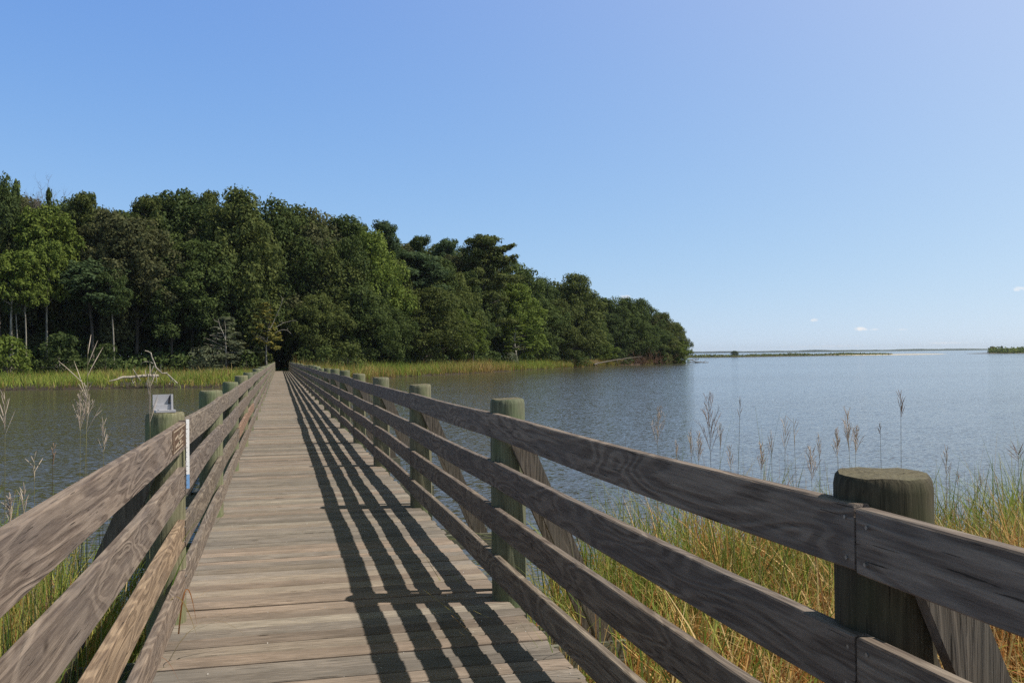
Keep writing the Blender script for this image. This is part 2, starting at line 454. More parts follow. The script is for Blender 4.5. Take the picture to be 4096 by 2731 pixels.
RX, LX = 1.305, -.605                 # post centres
def post_mesh(rs, h_top, h_bot, r, tone, top_tone, flat_top=False):
    m = MB(); n = 20; prof = []
    zs = [h_bot, -.6, 0, .5, .9, h_top-.03, h_top-.009, h_top]
    rr = [r*1.03, r*1.02, r, r*.995, r*.99, r*.985, r*.955, r*.89]
    ph = rs.uniform(0, 6); el = rs.uniform(.0, .03)
    tx, ty = rs.uniform(-.05, .05), rs.uniform(-.05, .05)
    if flat_top: tx, ty = .0, .04
    vs = []
    for i, (z, q) in enumerate(zip(zs, rr)):
        for k in range(n):
            a = 2*math.pi*k/n
            q2 = q*(1+el*math.cos(2*a+ph)+.008*math.sin(5*a+ph*2)+.006*math.sin(9*a+i))
            x_, y_ = q2*math.cos(a), q2*math.sin(a)
            tilt = (tx*x_+ty*y_) + .002*math.sin(3*a+ph)+.0015*math.sin(7*a+ph*3) if i >= 5 else 0
            vs.append((x_, y_, z+tilt))
    fs = []
    for i in range(len(zs)-1):
        for k in range(n):
            fs.append((i*n+k, i*n+(k+1) % n, (i+1)*n+(k+1) % n, (i+1)*n+k))
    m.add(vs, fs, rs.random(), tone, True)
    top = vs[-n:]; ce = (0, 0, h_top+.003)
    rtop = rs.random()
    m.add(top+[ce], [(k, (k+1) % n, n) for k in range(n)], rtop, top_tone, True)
    return m
posts = {}
far_braces = MB()
for k in range(K0, K1+1):
    Yk = postY(k)
    for side, X in (('r', RX), ('l', LX)):
        rs = random.Random(k*7+(side == 'r')*101)
        ht = 1.07+.085+rs.uniform(-.03, .03)
        if k == 1: ht = 1.132
        if k == 2: ht = 1.16 if side == 'r' else 1.125
        r_ = .105+rs.uniform(-.004, .004) if side == 'r' else .103+rs.uniform(-.004, .003)
        xo = .012 if (k == 1 and side == 'r') else 0
        hb = -2.6-dz(Yk) if 5.5 < Yk < 95 else -1.6
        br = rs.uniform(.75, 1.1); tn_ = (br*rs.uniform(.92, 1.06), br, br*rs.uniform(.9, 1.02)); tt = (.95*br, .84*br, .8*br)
        if k == 1 and side == 'r': tn_, tt = (.33, .28, .27), (.66, .58, .57)  # weathered grey-brown post, with its shade also painted into the body tone
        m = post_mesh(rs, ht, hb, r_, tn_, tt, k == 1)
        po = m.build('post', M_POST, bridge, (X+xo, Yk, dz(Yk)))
        if k == 1 and side == 'r': po['label'] = 'big grey-brown post nearest the camera, body toned darker for shade'
        sgn = 1 if side == 'r' else -1
        # pair of raking braces from under the top board out to the cap beam
        for yo in (-r_-.022, r_+.022):
            far = k > 22
            b = far_braces if far else MB()
            oy, oz, ox = (Yk, dz(Yk), X+xo) if far else (0, 0, 0)
            x0, z0, x1, z1 = .04, .93, .60, -.37
            L = Vector((x1-x0, z1-z0)).normalized(); nn = Vector((-L.y, L.x))*.058
            q = [(x0+nn.x, z0+nn.y), (x1+nn.x, z1+nn.y), (x1-nn.x, z1-nn.y), (x0-nn.x, z0-nn.y)]
            vs = [(ox+sgn*a, oy+yo-.019, oz+c) for a, c in q]+[(ox+sgn*a, oy+yo+.019, oz+c) for a, c in q]
            fs = [(0,1,2,3),(7,6,5,4),(0,4,5,1),(1,5,6,2),(2,6,7,3),(3,7,4,0)]
            if sgn > 0: fs = [f[::-1] for f in fs]
            b.add(vs, fs, rs.random())
            if not far: b.build('brace', M_BEAM, po)
        posts[(side, k)] = (po, ht)
    # cap beams clamp both posts and carry the braces
    rs = random.Random(k)
    for yo in (-.125-.045, .125+.005):
        c = MB(); c.box((-1.27, yo, -.40), (1.97, yo+.04, -.262), rs.random())
        c.build('cap_beam', M_BEAMX, bridge, (0, Yk, dz(Yk)))
far_braces.build('brace', M_BEAM, bridge)['kind'] = 'stuff'

# rails: boards two bays long, joints at the posts
def rail_mesh(mbuild, xin, k0, k1, ztop, h, sgn, rs, th=.038, full=True):
    """inner face at xin; board runs from post k0 to post k1"""
    ya, yb = postY(k0)-.07, postY(k1)-.074
    n = max(2, int((yb-ya)/.3)) if full else 6
    vs = []; ph = rs.uniform(0, 6); a1 = rs.uniform(-.006, .006); a2 = rs.uniform(-.012, .012); dzz = rs.uniform(-.007, .007)
    ch = .004
    prof = [(0, -h+ch), (0, -ch), (ch, 0), (th-ch, 0), (th, -ch), (th, -h+ch), (th-ch, -h), (ch, -h)]
    for i in range(n+1):
        t = i/n; y = ya+(yb-ya)*t
        sg = math.sin(2*math.pi*t)
        bx = a1*math.sin(math.pi*2*t+ph)*abs(sg) + .003*math.sin(7*t+ph)
        bz = a2*abs(sg)+dzz+.0022*math.sin(11*t+ph)
        hw = 1+.012*math.sin(5*t+ph)
        for (x, z) in prof:
            vs.append((xin+sgn*x+bx, y, dz(y)+ztop+z*(hw if z < -.05 else 1)+bz))
    m = len(prof); fs = []
    for i in range(n):
        for k in range(m):
            fs.append((i*m+k, i*m+(k+1) % m, (i+1)*m+(k+1) % m, (i+1)*m+k))
    fs += [tuple(reversed(range(m))), tuple(n*m+k for k in range(m))]
    if sgn < 0: fs = [f[::-1] for f in fs]
    return vs, fs
TOPS_R = [1.073, .803, .535, .268]; TOPS_L = [1.085, .826, .552, .283]
rail_specs = []
for side in 'rl':
    for bi in range(4):
        k = K0-1 if (side == 'r') else K0
        if side == 'r': st = K0
        else: st = K0 + 1
        ks = [K0] if st > K0 else []
        kk = st
        while kk < K1: ks.append(kk); kk += 2
        ks.append(K1)
        for a, b in zip(ks[:-1], ks[1:]): rail_specs.append((a, b, side, bi))
rail_specs.sort(key=lambda q: (q[0], q[2], q[3]))
rest = MB()
M_NEWWOOD_T = (1.42, 1.27, 1.05)
left_third_new = None
rails = {}
for idx, (a, b, side, bi) in enumerate(rail_specs):
    rs = random.Random(idx*13+5)
    tops = TOPS_R if side == 'r' else TOPS_L
    xin = 1.197 if side == 'r' else -.497
    h = .143 if side == 'r' else (.150 if bi < 2 else .142)
    vs, fs = rail_mesh(None, xin, a, b, tops[bi], h, 1 if side == 'r' else -1, rs)
    br = rs.uniform(.88, 1.1); tone = (br*rs.uniform(.97, 1.04), br, br*rs.uniform(.95, 1.03))
    lab = None
    if side == 'l' and bi == 2 and a in (0,):
        tone = M_NEWWOOD_T; lab = 'newer tan rail board on the left side, third from the top'
    if side == 'l' and bi == 2 and a == 4: tone = (1.35, 1.08, .92)
    if idx < 96:
        m = MB(); m.add(vs, fs, rs.random()*.9+.05, tone)
        o = m.build('rail', M_RAIL, bridge)
        if lab: o['label'] = lab
        rails[(side, bi, a)] = o
    else:
        rest.add(vs, fs, rs.random(), tone)
o = rest.build('rail', M_RAIL, bridge); o['kind'] = 'stuff'
# screws at the near joints
M_STEEL = flat('screw_steel', (.34, .33, .32), .45, .6)
for (side, bi, a), o in list(rails.items()):
    if a > 2: continue
    tops = TOPS_R if side == 'r' else TOPS_L
    sg = 1 if side == 'r' else -1; xin = 1.197 if side == 'r' else -.497
    for kk in (a, min(a+2, K1)):
        if kk < 1: continue
        dy = .03 if kk == a else -.045
        for q in (.032, .112):
            yy = postY(kk)-.07+dy+random.uniform(-.006, .006); zz = dz(yy)+tops[bi]-q+random.uniform(-.006, .006)
            m = MB(); m.tube([(xin-sg*.0035+random.uniform(-.0005, .0005), yy, zz), (xin+sg*.012, yy, zz)], .0046, 8)
            m.build('screw', M_STEEL, o)

# ------------------------------------------------------------------ small things on the left railing
M_GREYPLATE = flat('grey_painted_metal', (.46, .45, .47), .45, .0, .12)
M_WHITE = flat('white_painted_stick', (.86, .85, .85), .6, 0, .12)
M_BLUE = flat('blue_paint', (.18, .36, .66), .6, 0, .2)
M_DARKINK = flat('dark_ink', (.13, .11, .11), .8)
M_STICKER = flat('faded_brown_sticker', (.125, .066, .032), .7, 0, .6, 9.0)
M_PALELINE = flat('pale_lines', (.46, .36, .26), .8)
lp, lht = posts[('l', 2)]
brk = empty('bracket', (LX-.005, postY(2)-.025, dz(postY(2))+lht+.0045))
brk.rotation_euler = (0, 0, math.radians(14))
tag(brk, 'small grey metal photo bracket standing on top of a left post', 'bracket')
m = MB(); m.box((-.045, -.045, 0), (.058, .03, .012)); m.build('base_plate', M_GREYPLATE, brk)
m = MB(); m.box((-.052, .010, .012), (.05, .030, .040)); m.box((-.052, .022, .040), (.05, .030, .094)); m.build('back_plate', M_GREYPLATE, brk)
m = MB(); m.add([(.040,-.004,.0125),(.050,-.004,.0125),(.050,.0218,.0125),(.040,.0218,.0125),(.040,.004,.094),(.050,.004,.094),(.050,.0218,.094),(.040,.0218,.094)],
                [(0,3,2,1),(4,5,6,7),(0,1,5,4),(1,2,6,5),(2,3,7,6),(3,0,4,7)]); m.build('side_flange', M_GREYPLATE, brk)
m = MB(); m.add([(.026,.0215,.044),(.038,.0215,.044),(.038,.0215,.088),(.034,.0215,.090),(.027,.0215,.066)], [(0,1,2,3,4)]); m.build('slot', M_DARKINK, brk)
for x in (-.03, .032):
    m = MB(); m.tube([(x, -.028, .012), (x, -.028, .016)], .005, 8); m.build('screw', M_STEEL, brk)

stk = empty('measuring_stick', (-.4925, 5.53, 0)); stk.rotation_euler = (0, 0, math.radians(32))
tag(stk, 'thin white measuring stick with a blue lower end fixed upright on the left rail', 'measuring stick')
m = MB(); m.box((0, -.002, .776), (.0185, .002, 1.072)); m.build('stick_body', M_WHITE, stk)
m = MB(); m.box((0, -.0021, .700), (.0185, .0021, .776)); m.build('stick_tip', M_BLUE, stk)
m = MB()
for i in range(14):
    z = .72+.025*i; L = .009 if i % 4 == 0 else .005
    m.box((.0005, -.0027, z), (L, -.0022, z+.0018))
m.build('scale_marks', M_DARKINK, stk)
def strip(mbx, a, b, w2, x0, x1, col=(1, 1, 1)):
    t = (b-a).normalized(); nn = Vector((0, -t.z, t.y))*w2
    vs = []
    for x in (x0, x1):
        for q in (a+nn, b+nn, b-nn, a-nn): vs.append((x, q.y, q.z))
    mbx.add(vs, [(0,1,2,3),(7,6,5,4),(0,4,5,1),(1,5,6,2),(2,6,7,3),(3,7,4,0)], 0, col)

stc = empty('sticker', (-.4925, 5.15, dz(5.15)+1.085))
tag(stc, 'dark brown sticker with pale scratched lines on the top rail beside the white stick', 'sticker')
m = MB(); m.box((-.008, -.29, -.128), (.0016, .35, -.014)); m.build('sticker_sheet', M_STICKER, stc)
m = MB()
def ln(ya, za, yb, zb, w_=.0022): strip(m, Vector((0, ya, za)), Vector((0, yb, zb)), w_, .0016, .0026)
ln(-.26, -.022, .32, -.018, .003); ln(-.26, -.024, -.25, -.122, .004); ln(-.27, -.122, .20, -.116, .003); ln(-.02, -.020, .0, -.06, .004); ln(-.36, -.05, -.33, -.10, .006)
ln(-.20, -.06, -.05, -.05, .005); ln(-.18, -.10, .02, -.088, .006)
for (ya, za, yb, zb, w_) in ((-.03, -.092, .10, -.086, .007), (-.06, -.066, .20, -.045, .002), (-.02, -.072, .22, -.066, .003), (.0, -.06, .16, -.034, .0025), (-.06, -.104, .20, -.098, .002),
                             (.12, -.03, .24, -.05, .002), (-.05, -.055, -.02, -.07, .005)): ln(ya, za, yb, zb, w_)
m.build('scratched_lines', M_PALELINE, stc)

# white shell crumbs scattered over the planks
m = MB(); rs = random.Random(3)
for i in range(150):
    y = 3.9+7*rs.random()**1.6; x = rs.uniform(-.45, 1.2)
    if rs.random() < .35: x = rs.uniform(.9, 1.25)
    r = rs.uniform(.0016, .0042); z = dz(y)+.0015
    a = rs.uniform(0, 6.28)
    m.add([(x+r*math.cos(a+k*2.094), y+r*math.sin(a+k*2.094), z) for k in range(3)]+[(x, y, z+r*1.3)], [(0,1,3),(1,2,3),(2,0,3)])
o = m.build('shell_crumbs', flat('shell_white', (.75, .72, .66), .7)); tag(o, 'tiny white shell crumbs scattered on the deck planks', 'shell crumbs', kind='stuff')

# ------------------------------------------------------------------ marsh grass
GREENS = np.array([(.20,.29,.05),(.14,.22,.04),(.30,.35,.08),(.22,.27,.08),(.38,.36,.10)])
STRAWS = np.array([(.62,.45,.19),(.52,.34,.13),(.40,.21,.07),(.68,.54,.28),(.32,.15,.06)])
def blades(rng, pos, hgt, wid, lean, curve, cols, base_cols, nseg=4, face=None):
    n = len(pos); a = rng.uniform(0, 2*np.pi, n)
    dx, dy = np.cos(a), np.sin(a)
    fa = rng.uniform(0, 2*np.pi, n) if face is None else face
    wx, wy = np.cos(fa), np.sin(fa)
    V = np.zeros((n, nseg+1, 2, 3)); C = np.zeros((n, nseg+1, 2, 3))
    for i in range(nseg+1):
        t = i/nseg
        hor = hgt*(lean*t + curve*t**2.4)
        zz = hgt*(t - .42*curve*t**3)
        wv = wid*(1-t**1.6)*.5 + .0006
        cx = pos[:, 0]+dx*hor; cy = pos[:, 1]+dy*hor; cz = pos[:, 2]+zz
        for s, sg in enumerate((-1, 1)):
            V[:, i, s, 0] = cx+sg*wx*wv; V[:, i, s, 1] = cy+sg*wy*wv; V[:, i, s, 2] = cz
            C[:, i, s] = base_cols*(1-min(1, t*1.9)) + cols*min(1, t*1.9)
    Vf = V.reshape(-1, 3)
    b = (np.arange(n)*(nseg+1)*2)[:, None]
    F = np.concatenate([np.stack([b[:, 0]+2*i, b[:, 0]+2*i+1, b[:, 0]+2*i+3, b[:, 0]+2*i+2], 1) for i in range(nseg)], 0)
    R = np.tile(rng.random(n), nseg)
    return Vf, F, R, C.reshape(-1, 3)
def scatter(rng, poly, n, hf=None):
    xs = [p[0] for p in poly]; ys = [p[1] for p in poly]; out = np.zeros((0, 2))
    while len(out) < n:
        q = np.column_stack([rng.uniform(min(xs), max(xs), n*2), rng.uniform(min(ys), max(ys), n*2)])
        out = np.concatenate([out, q[in_poly(q, poly)]])
    return out[:n]
def grass_patch(name, rng, P, hf, hmin, hmax, wid, green_fn, label, nseg=4, lean=.22, curve=.5, fallen=.12, wild=1.0):
    n = len(P); z = hf(P)-.02
    pos = np.column_stack([P, z])
    gp = np.clip(green_fn(P), 0, 1); isg = rng.random(n) < gp
    cols = np.where(isg[:, None], GREENS[rng.integers(0, 5, n)], STRAWS[rng.integers(0, 5, n)])
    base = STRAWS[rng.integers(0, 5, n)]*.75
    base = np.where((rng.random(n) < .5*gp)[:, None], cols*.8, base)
    h = rng.uniform(hmin, hmax, n)*np.where(isg, 1.0, rng.uniform(.55, .95, n))
    h = h*(1+.22*wob(P, 1.9))
    ln_ = np.abs(rng.normal(0, lean, n)); cv = np.abs(rng.normal(0, curve, n))
    fl = rng.random(n) < fallen
    ln_ = np.where(fl, ln_+.5, ln_); cv = np.clip(np.where(fl, cv+.7, cv), 0, 1.5)
    wd = rng.uniform(.6, 1.3, n)*wid
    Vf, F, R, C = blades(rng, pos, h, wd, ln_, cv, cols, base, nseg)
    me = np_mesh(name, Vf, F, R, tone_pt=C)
    o = link(name, me, M_GRASS); tag(o, label, 'marsh grass', kind='stuff'); return o

# near right bank
gR = [(1.42, 1.2), (1.42, 5.9), (1.95, 7.3), (2.7, 8.8), (4.2, 9.5), (7, 9.3), (10.5, 8.6), (10.5, 5), (5, 1.2)]
P = scatter(RNG, gR, 34000)
grass_patch('marsh_grass', RNG, P, near_h, .95, 1.6, .017, lambda P: .16+.40*wob(P, 1.3)+.05*(P[:, 1]-5), 'green and straw coloured marsh grass behind the right railing', 5, .16, .45, .14)
P = scatter(RNG, [(2.0, 5.8), (2.2, 8.0), (4.0, 9.2), (7.5, 8.8), (8.5, 6.5), (5, 5)], 420)
grass_patch('tall_weeds', RNG, P, near_h, 1.5, 2.0, .006, lambda P: .15+0*P[:, 0], 'thin tall straw stalks rising above the grass behind the right railing', 5, .07, .18, .0)
# broken litter of straw low down
P = scatter(RNG, gR, 16000)
grass_patch('marsh_grass', RNG, P, near_h, .35, .8, .013, lambda P: .18+0*P[:, 0], 'low tangle of dry straw under the right railing', 4, .5, .8, .4)
# near left bank
gL = [(-.70, 1), (-.70, 7.0), (-.9, 9.2), (-2.4, 10.3), (-5, 10.5), (-8, 9.4), (-9, 6), (-5, 2)]
P = scatter(RNG, gL, 21000)
grass_patch('marsh_grass', RNG, P, near_h, .9, 1.5, .015, lambda P: .72+.2*wob(P, 1.5), 'dense dark green marsh grass behind the left railing', 5, .16, .45, .12)
P = scatter(RNG, [(-.86, 3.4), (-.82, 5.6), (-1.2, 7.8), (-2.1, 8.4), (-1.7, 6.2), (-1.1, 4.0)], 700)
grass_patch('tall_weeds', RNG, P, near_h, 1.3, 1.9, .007, lambda P: .35+0*P[:, 0], 'thin tall weeds rising above the left top rail', 5, .09, .25, .03)
P = scatter(RNG, gL, 6000)
grass_patch('marsh_grass', RNG, P, near_h, .3, .7, .010, lambda P: .25+0*P[:, 0], 'low dry straw under the left railing', 4, .5, .8, .4)
# along the path side under the deck edge
gS = [(1.29, 1.5), (1.29, 5.4), (1.6, 5.4), (1.6, 1.5)]
P = scatter(RNG, gS, 1100)
grass_patch('marsh_grass', RNG, P, near_h, .55, 1.05, .010, lambda P: .5+.3*wob(P, 2), 'short grass growing against the right edge of the deck', 4, .2, .6, .2)

# far marsh: many wide tufts
def far_marsh():
    rng = np.random.default_rng(4)
    line = FAR[1:24]; pts = []
    # shoreline sampled by length, blades scattered inland
    segs = []; tot = 0
    for a, b in zip(line[:-1], line[1:]):
        L = math.hypot(b[0]-a[0], b[1]-a[1]); segs.append((tot, L, a, b)); tot += L
    n = 98000
    s = rng.uniform(0, tot, n)
    X = np.zeros((n, 2)); wdt = np.zeros(n)
    for t0, L, a, b in segs:
        mk = (s >= t0) & (s < t0+L); u = ((s-t0)/L)[mk]
        a_, b_ = np.array(a), np.array(b); nx = np.array([-(b_-a_)[1], (b_-a_)[0]])/L
        base = a_+u[:, None]*(b_-a_)
        x = base[:, 0]
        depth = np.interp(x, [-90, -4, 2, 9, 16, 30, 44, 56, 64, 75, 110], [27, 29, 30, 23, 17, 13, 10, 6, 3, 1.5, 1.2])
        dd = rng.random(mk.sum())**1.2*(depth+1.4)-1.4
        X[mk] = base+nx*dd[:, None]; wdt[mk] = dd
    keep = ~((X[:, 0] > -1.0) & (X[:, 0] < 1.9) & (X[:, 1] > 80))
    keep &= (X[:, 0] > -52)
    X = X[keep]; wdt = wdt[keep]
    sd = sdist(X, FAR); keep = far_h(X) > WATER-.10; X = X[keep]; wdt = wdt[keep]
    n = len(X)
    z = far_h(X)-.05
    lf = X[:, 0] < 2
    gp = np.where(lf, .90+.22*wob(X, .25)-.012*np.maximum(wdt-8, 0), .60+.42*wob(X, .16)+.10*(wdt < 6))
    gp = gp-.25*((wdt < 1.2))
    isg = rng.random(n) < gp
    gf = np.array([(.24,.36,.06),(.18,.29,.05),(.30,.38,.08),(.27,.33,.07),(.36,.36,.08)])
    sf = np.array([(.46,.36,.13),(.40,.28,.10),(.33,.21,.08),(.54,.44,.21),(.28,.19,.075)])
    cols = np.where(isg[:, None], gf[rng.integers(0, 5, n)], sf[rng.integers(0, 5, n)])
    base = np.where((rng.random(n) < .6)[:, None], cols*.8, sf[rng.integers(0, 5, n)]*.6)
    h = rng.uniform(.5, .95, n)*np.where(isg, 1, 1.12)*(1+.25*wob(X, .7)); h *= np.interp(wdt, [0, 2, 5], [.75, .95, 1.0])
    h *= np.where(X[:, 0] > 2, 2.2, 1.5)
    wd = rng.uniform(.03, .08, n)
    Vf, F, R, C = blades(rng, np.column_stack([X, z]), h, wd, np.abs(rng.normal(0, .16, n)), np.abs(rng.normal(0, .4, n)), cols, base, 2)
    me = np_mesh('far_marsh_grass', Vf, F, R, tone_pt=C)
    o = link('far_marsh_grass', me, M_GRASS); tag(o, 'band of bright green and golden marsh grass along the far shore', 'marsh grass', kind='stuff')
far_marsh()

# ------------------------------------------------------------------ seed-head reeds standing on their own
M_STEM = flat('reed_stem', (.24, .22, .10), .7, 0, .4)
M_SEED = flat('reed_seed', (.66, .53, .42), .8, 0, .5)
def reed(tip, Y, base_dx, head_px, style, label, dark=False, mats=None, group='seed heads of tall marsh grass'):
    rs = random.Random(int(tip[0]*3+tip[1]))
    T = at_y(tip[0], tip[1], Y)
    gz = near_h(np.array([[T.x+base_dx, Y]]))[0]-.03
    B = Vector((T.x+base_dx, Y+rs.uniform(-.15, .15), gz))
    t = empty('seed_head_reed', B)
    tag(t, label, 'reed', group)
    Tl = T-B
    pts = []
    for i in range(9):
        u = i/8; p = Tl*u; p += Vector((-base_dx*.25*math.sin(math.pi*u), 0, 0)); pts.append(p)
    ms = M_STEM
    m = MB(); m.tube(pts, [.0034-.0024*i/8 for i in range(9)], 5, rs.random(), (.45, .4, .35) if dark else (1, 1, 1)); m.build('stem', ms, t)
    hl = head_px*Y/FPX
    m = MB(); nb = {'plume': 20, 'sparse': 12, 'fork': 6, 'palm': 9, 'line': 6}[style]
    axis = (pts[-1]-pts[-3]).normalized()
    for i in range(nb):
        u = i/nb
        if style == 'palm':
            p = Tl-axis*hl*.45*rs.random(); L = hl*rs.uniform(.45, .75); ang = rs.uniform(.2, 1.1)
        else:
            p = Tl-axis*hl*(1-u)*.92; L = hl*(.60-.36*u)*rs.uniform(.7, 1.25); ang = rs.uniform(.12, .46) if style != 'fork' else rs.uniform(.3, .8)
        if style == 'fork': L *= 1.2
        a = rs.uniform(0, 6.28)
        dirv = (axis*math.cos(ang)+Vector((math.cos(a), math.sin(a), 0))*math.sin(ang)).normalized()
        q = [p+dirv*L*k/4+Vector((0, 0, -.06*L*(k/4)**2)) for k in range(5)]
        sh = rs.uniform(.6, 1.2)
        cc = (.55*sh, .44*sh, .38*sh) if dark else (sh, sh, sh)
        m.tube(q, [.0008, .0014, .0019, .0015, .0004], 4, rs.random(), cc, False)
        if style == 'plume':
            for k in (2, 3):
                a2 = rs.uniform(0, 6.28); d2 = (dirv*.8+Vector((math.cos(a2), math.sin(a2), .1))*.5).normalized()
                m.tube([q[k], q[k]+d2*L*.16, q[k]+d2*L*.3], [.0006, .0015, .0004], 4, rs.random(), cc, False)
    m.build('seed_head', M_SEED, t)
for a in [
    ((2630, 1640), 7.2, -.02, 170, 'plume', 'pale dry reed plume standing alone over the water, first right of the second post', False),
    ((2761, 1725), 6.8, .03, 130, 'sparse', 'thin straw reed just left of the tall dark plume', False),
    ((2834, 1604), 6.6, .02, 250, 'plume', 'tall dark brown reed plume, tallest of the left cluster behind the right rail', True),
    ((2961, 1595), 6.2, -.18, 90, 'line', 'thin bare reed stem leaning right beside the tall dark plume', True),
    ((2919, 1785), 6.4, .02, 110, 'sparse', 'short reed tuft just right of the tall dark plume', False),
    ((3140, 1680), 6.6, -.08, 150, 'sparse', 'slim reed leaning right in the middle of the row', False),
    ((3046, 1785), 6.2, .0, 120, 'plume', 'short dense reed tuft low against the right top rail', False),
    ((3173, 1672), 6.8, .08, 140, 'fork', 'forked reed with bent-over tip leaning left', False),
    ((3241, 1800), 6.2, .02, 150, 'plume', 'low bushy brown reed left of the big round post', False),
    ((3390, 1660), 6.2, -.02, 190, 'plume', 'full reddish reed plume close left of the big round post', False),
    ((3602, 1574), 5.8, -.17, 120, 'sparse', 'tall dark leaning reed rising behind the big round post', True),
    ((3520, 1690), 6.4, .05, 60, 'line', 'hair thin reed stalk crossing behind the leaning dark reed', True),
    ((3785, 1800), 5.8, .0, 140, 'sparse', 'lone thin reed just right of the big round post', False),
    ((3922, 1900), 5.6, -.06, 80, 'line', 'short slanting reed stalk between the post and the right edge', False),
    ((4073, 1812), 5.2, .02, 120, 'palm', 'dark reed with spread finger-like seed head at the right edge', True),
    ((3985, 1905), 5.8, .0, 60, 'line', 'short green stalk beside the finger-like reed', False),
    ((2705, 1770), 7.0, .02, 110, 'sparse', 'faint low reed between the pale plume and the thin straw reed', False),
    ((2795, 1745), 6.9, -.03, 120, 'plume', 'pale low plume leaning against the tall dark plume from the left', False),
    ((2880, 1700), 6.8, .03, 120, 'sparse', 'thin brown reed close behind the tall dark plume on its right', False),
    ((3085, 1740), 6.6, .03, 110, 'sparse', 'upright thin reed between the low dense tuft and the slim leaning reed', False),
    ((3275, 1745), 6.4, .05, 110, 'sparse', 'thin reed rising out of the low bushy brown reed', False),
    ((3345, 1730), 6.3, -.02, 120, 'plume', 'pale reed just left of the full reddish plume', False),
    ((3425, 1715), 6.3, .04, 130, 'plume', 'drooping pale reed just right of the full reddish plume', False),
    ((3830, 1885), 5.7, .03, 70, 'line', 'fine stalk halfway between the lone thin reed and the slanting stalk', False),
    ((352, 1377), 4.4, -.28, 260, 'fork', 'tallest reed on the left, leaning right with forked reddish tips', False),
    ((345, 1560), 4.9, -.04, 170, 'plume', 'bushy brown reed plume beside the tallest left reed', False),
    ((322, 1590), 5.1, -.03, 140, 'plume', 'smaller brown plume leaning on the bushy left plume', False),
    ((415, 1690), 5.0, -.05, 130, 'sparse', 'faint pale reed nearest the bracket post on the left', False),
    ((212, 1775), 4.2, -.04, 90, 'line', 'thick dark upright stalk in front of the left water', True),
    ((137, 1815), 4.2, .10, 110, 'fork', 'yellowish reed bent left over the thick dark stalk', False),
    ((600, 1500), 5.4, -.05, 210, 'sparse', 'very thin reed rising left of the bracket post toward the fallen tree', False),
    ((20, 1590), 4.6, -.05, 150, 'sparse', 'reed cut by the left picture edge', False),
    ((95, 1950), 4.4, .0, 110, 'sparse', 'short dry reed low at the left edge above the rail', False),
    ((40, 1990), 4.3, .0, 110, 'plume', 'short brown plume at the far left above the rail', False),
]: reed(*a)

# blades poking through the left railing over the deck
def blade_thing(pts, wd, col, label):
    m = MB(); pts = [Vector(p) for p in pts]; b0 = pts[0]
    vs = []; n = len(pts)
    for i, p in enumerate(pts):
        t = (pts[min(i+1, n-1)]-pts[max(i-1, 0)]).normalized(); sd = t.cross(Vector((0, 0, 1)))
        sd = sd.normalized() if sd.length > .05 else Vector((0, 1, 0))
        w2 = wd*(1-(i/(n-1))**2)*.5+.0004
        vs += [p-b0-sd*w2, p-b0+sd*w2+Vector((0, 0, w2*.6))]
    m.add(vs, [(2*i, 2*i+1, 2*i+3, 2*i+2) for i in range(n-1)], .5, col, True)
    o = m.build('grass_blade', M_GRASS, None, b0); tag(o, label, 'grass blade', 'grass blades poking through the left railing')
def arc(a, b, hgt, n=9):
    a, b = Vector(a), Vector(b); return [a.lerp(b, i/n)+Vector((0, 0, hgt*4*(i/n)*(1-i/n)*(1-.35*(i/n)))) for i in range(n+1)]
blade_thing(arc((-.50, 4.72, .02), (-.16, 4.98, .03), .16), .008, (.42, .35, .22), 'long pale blade arching from the lowest rail onto the planks')
blade_thing(arc((-.49, 5.05, .05), (-.415, 5.18, .06), .24), .009, (.50, .24, .10), 'orange curled blade in front of the left post base')
blade_thing(arc((-.52, 4.82, .24), (-.40, 4.98, .06), .12), .008, (.46, .36, .17), 'straw yellow blade hanging over the lowest left rail')
blade_thing(arc((-.54, 4.42, .03), (-.30, 4.47, .012), .05), .010, (.09, .13, .03), 'dark green blade lying flat on the planks')
blade_thing(arc((-.54, 4.30, .10), (-.42, 4.36, .03), .10), .007, (.45, .20, .10), 'reddish blade crossing the lowest left rail near the bottom edge')
blade_thing(arc((-.60, 5.0, -.05), (-.46, 5.35, .42), .10), .012, (.12, .19, .04), 'green blade leaning up between the two lowest left rails')
blade_thing(arc((-.58, 5.25, .2), (-.38, 5.6, .55), .12), .006, (.20, .24, .08), 'slim green blade arching over the deck by the left post')

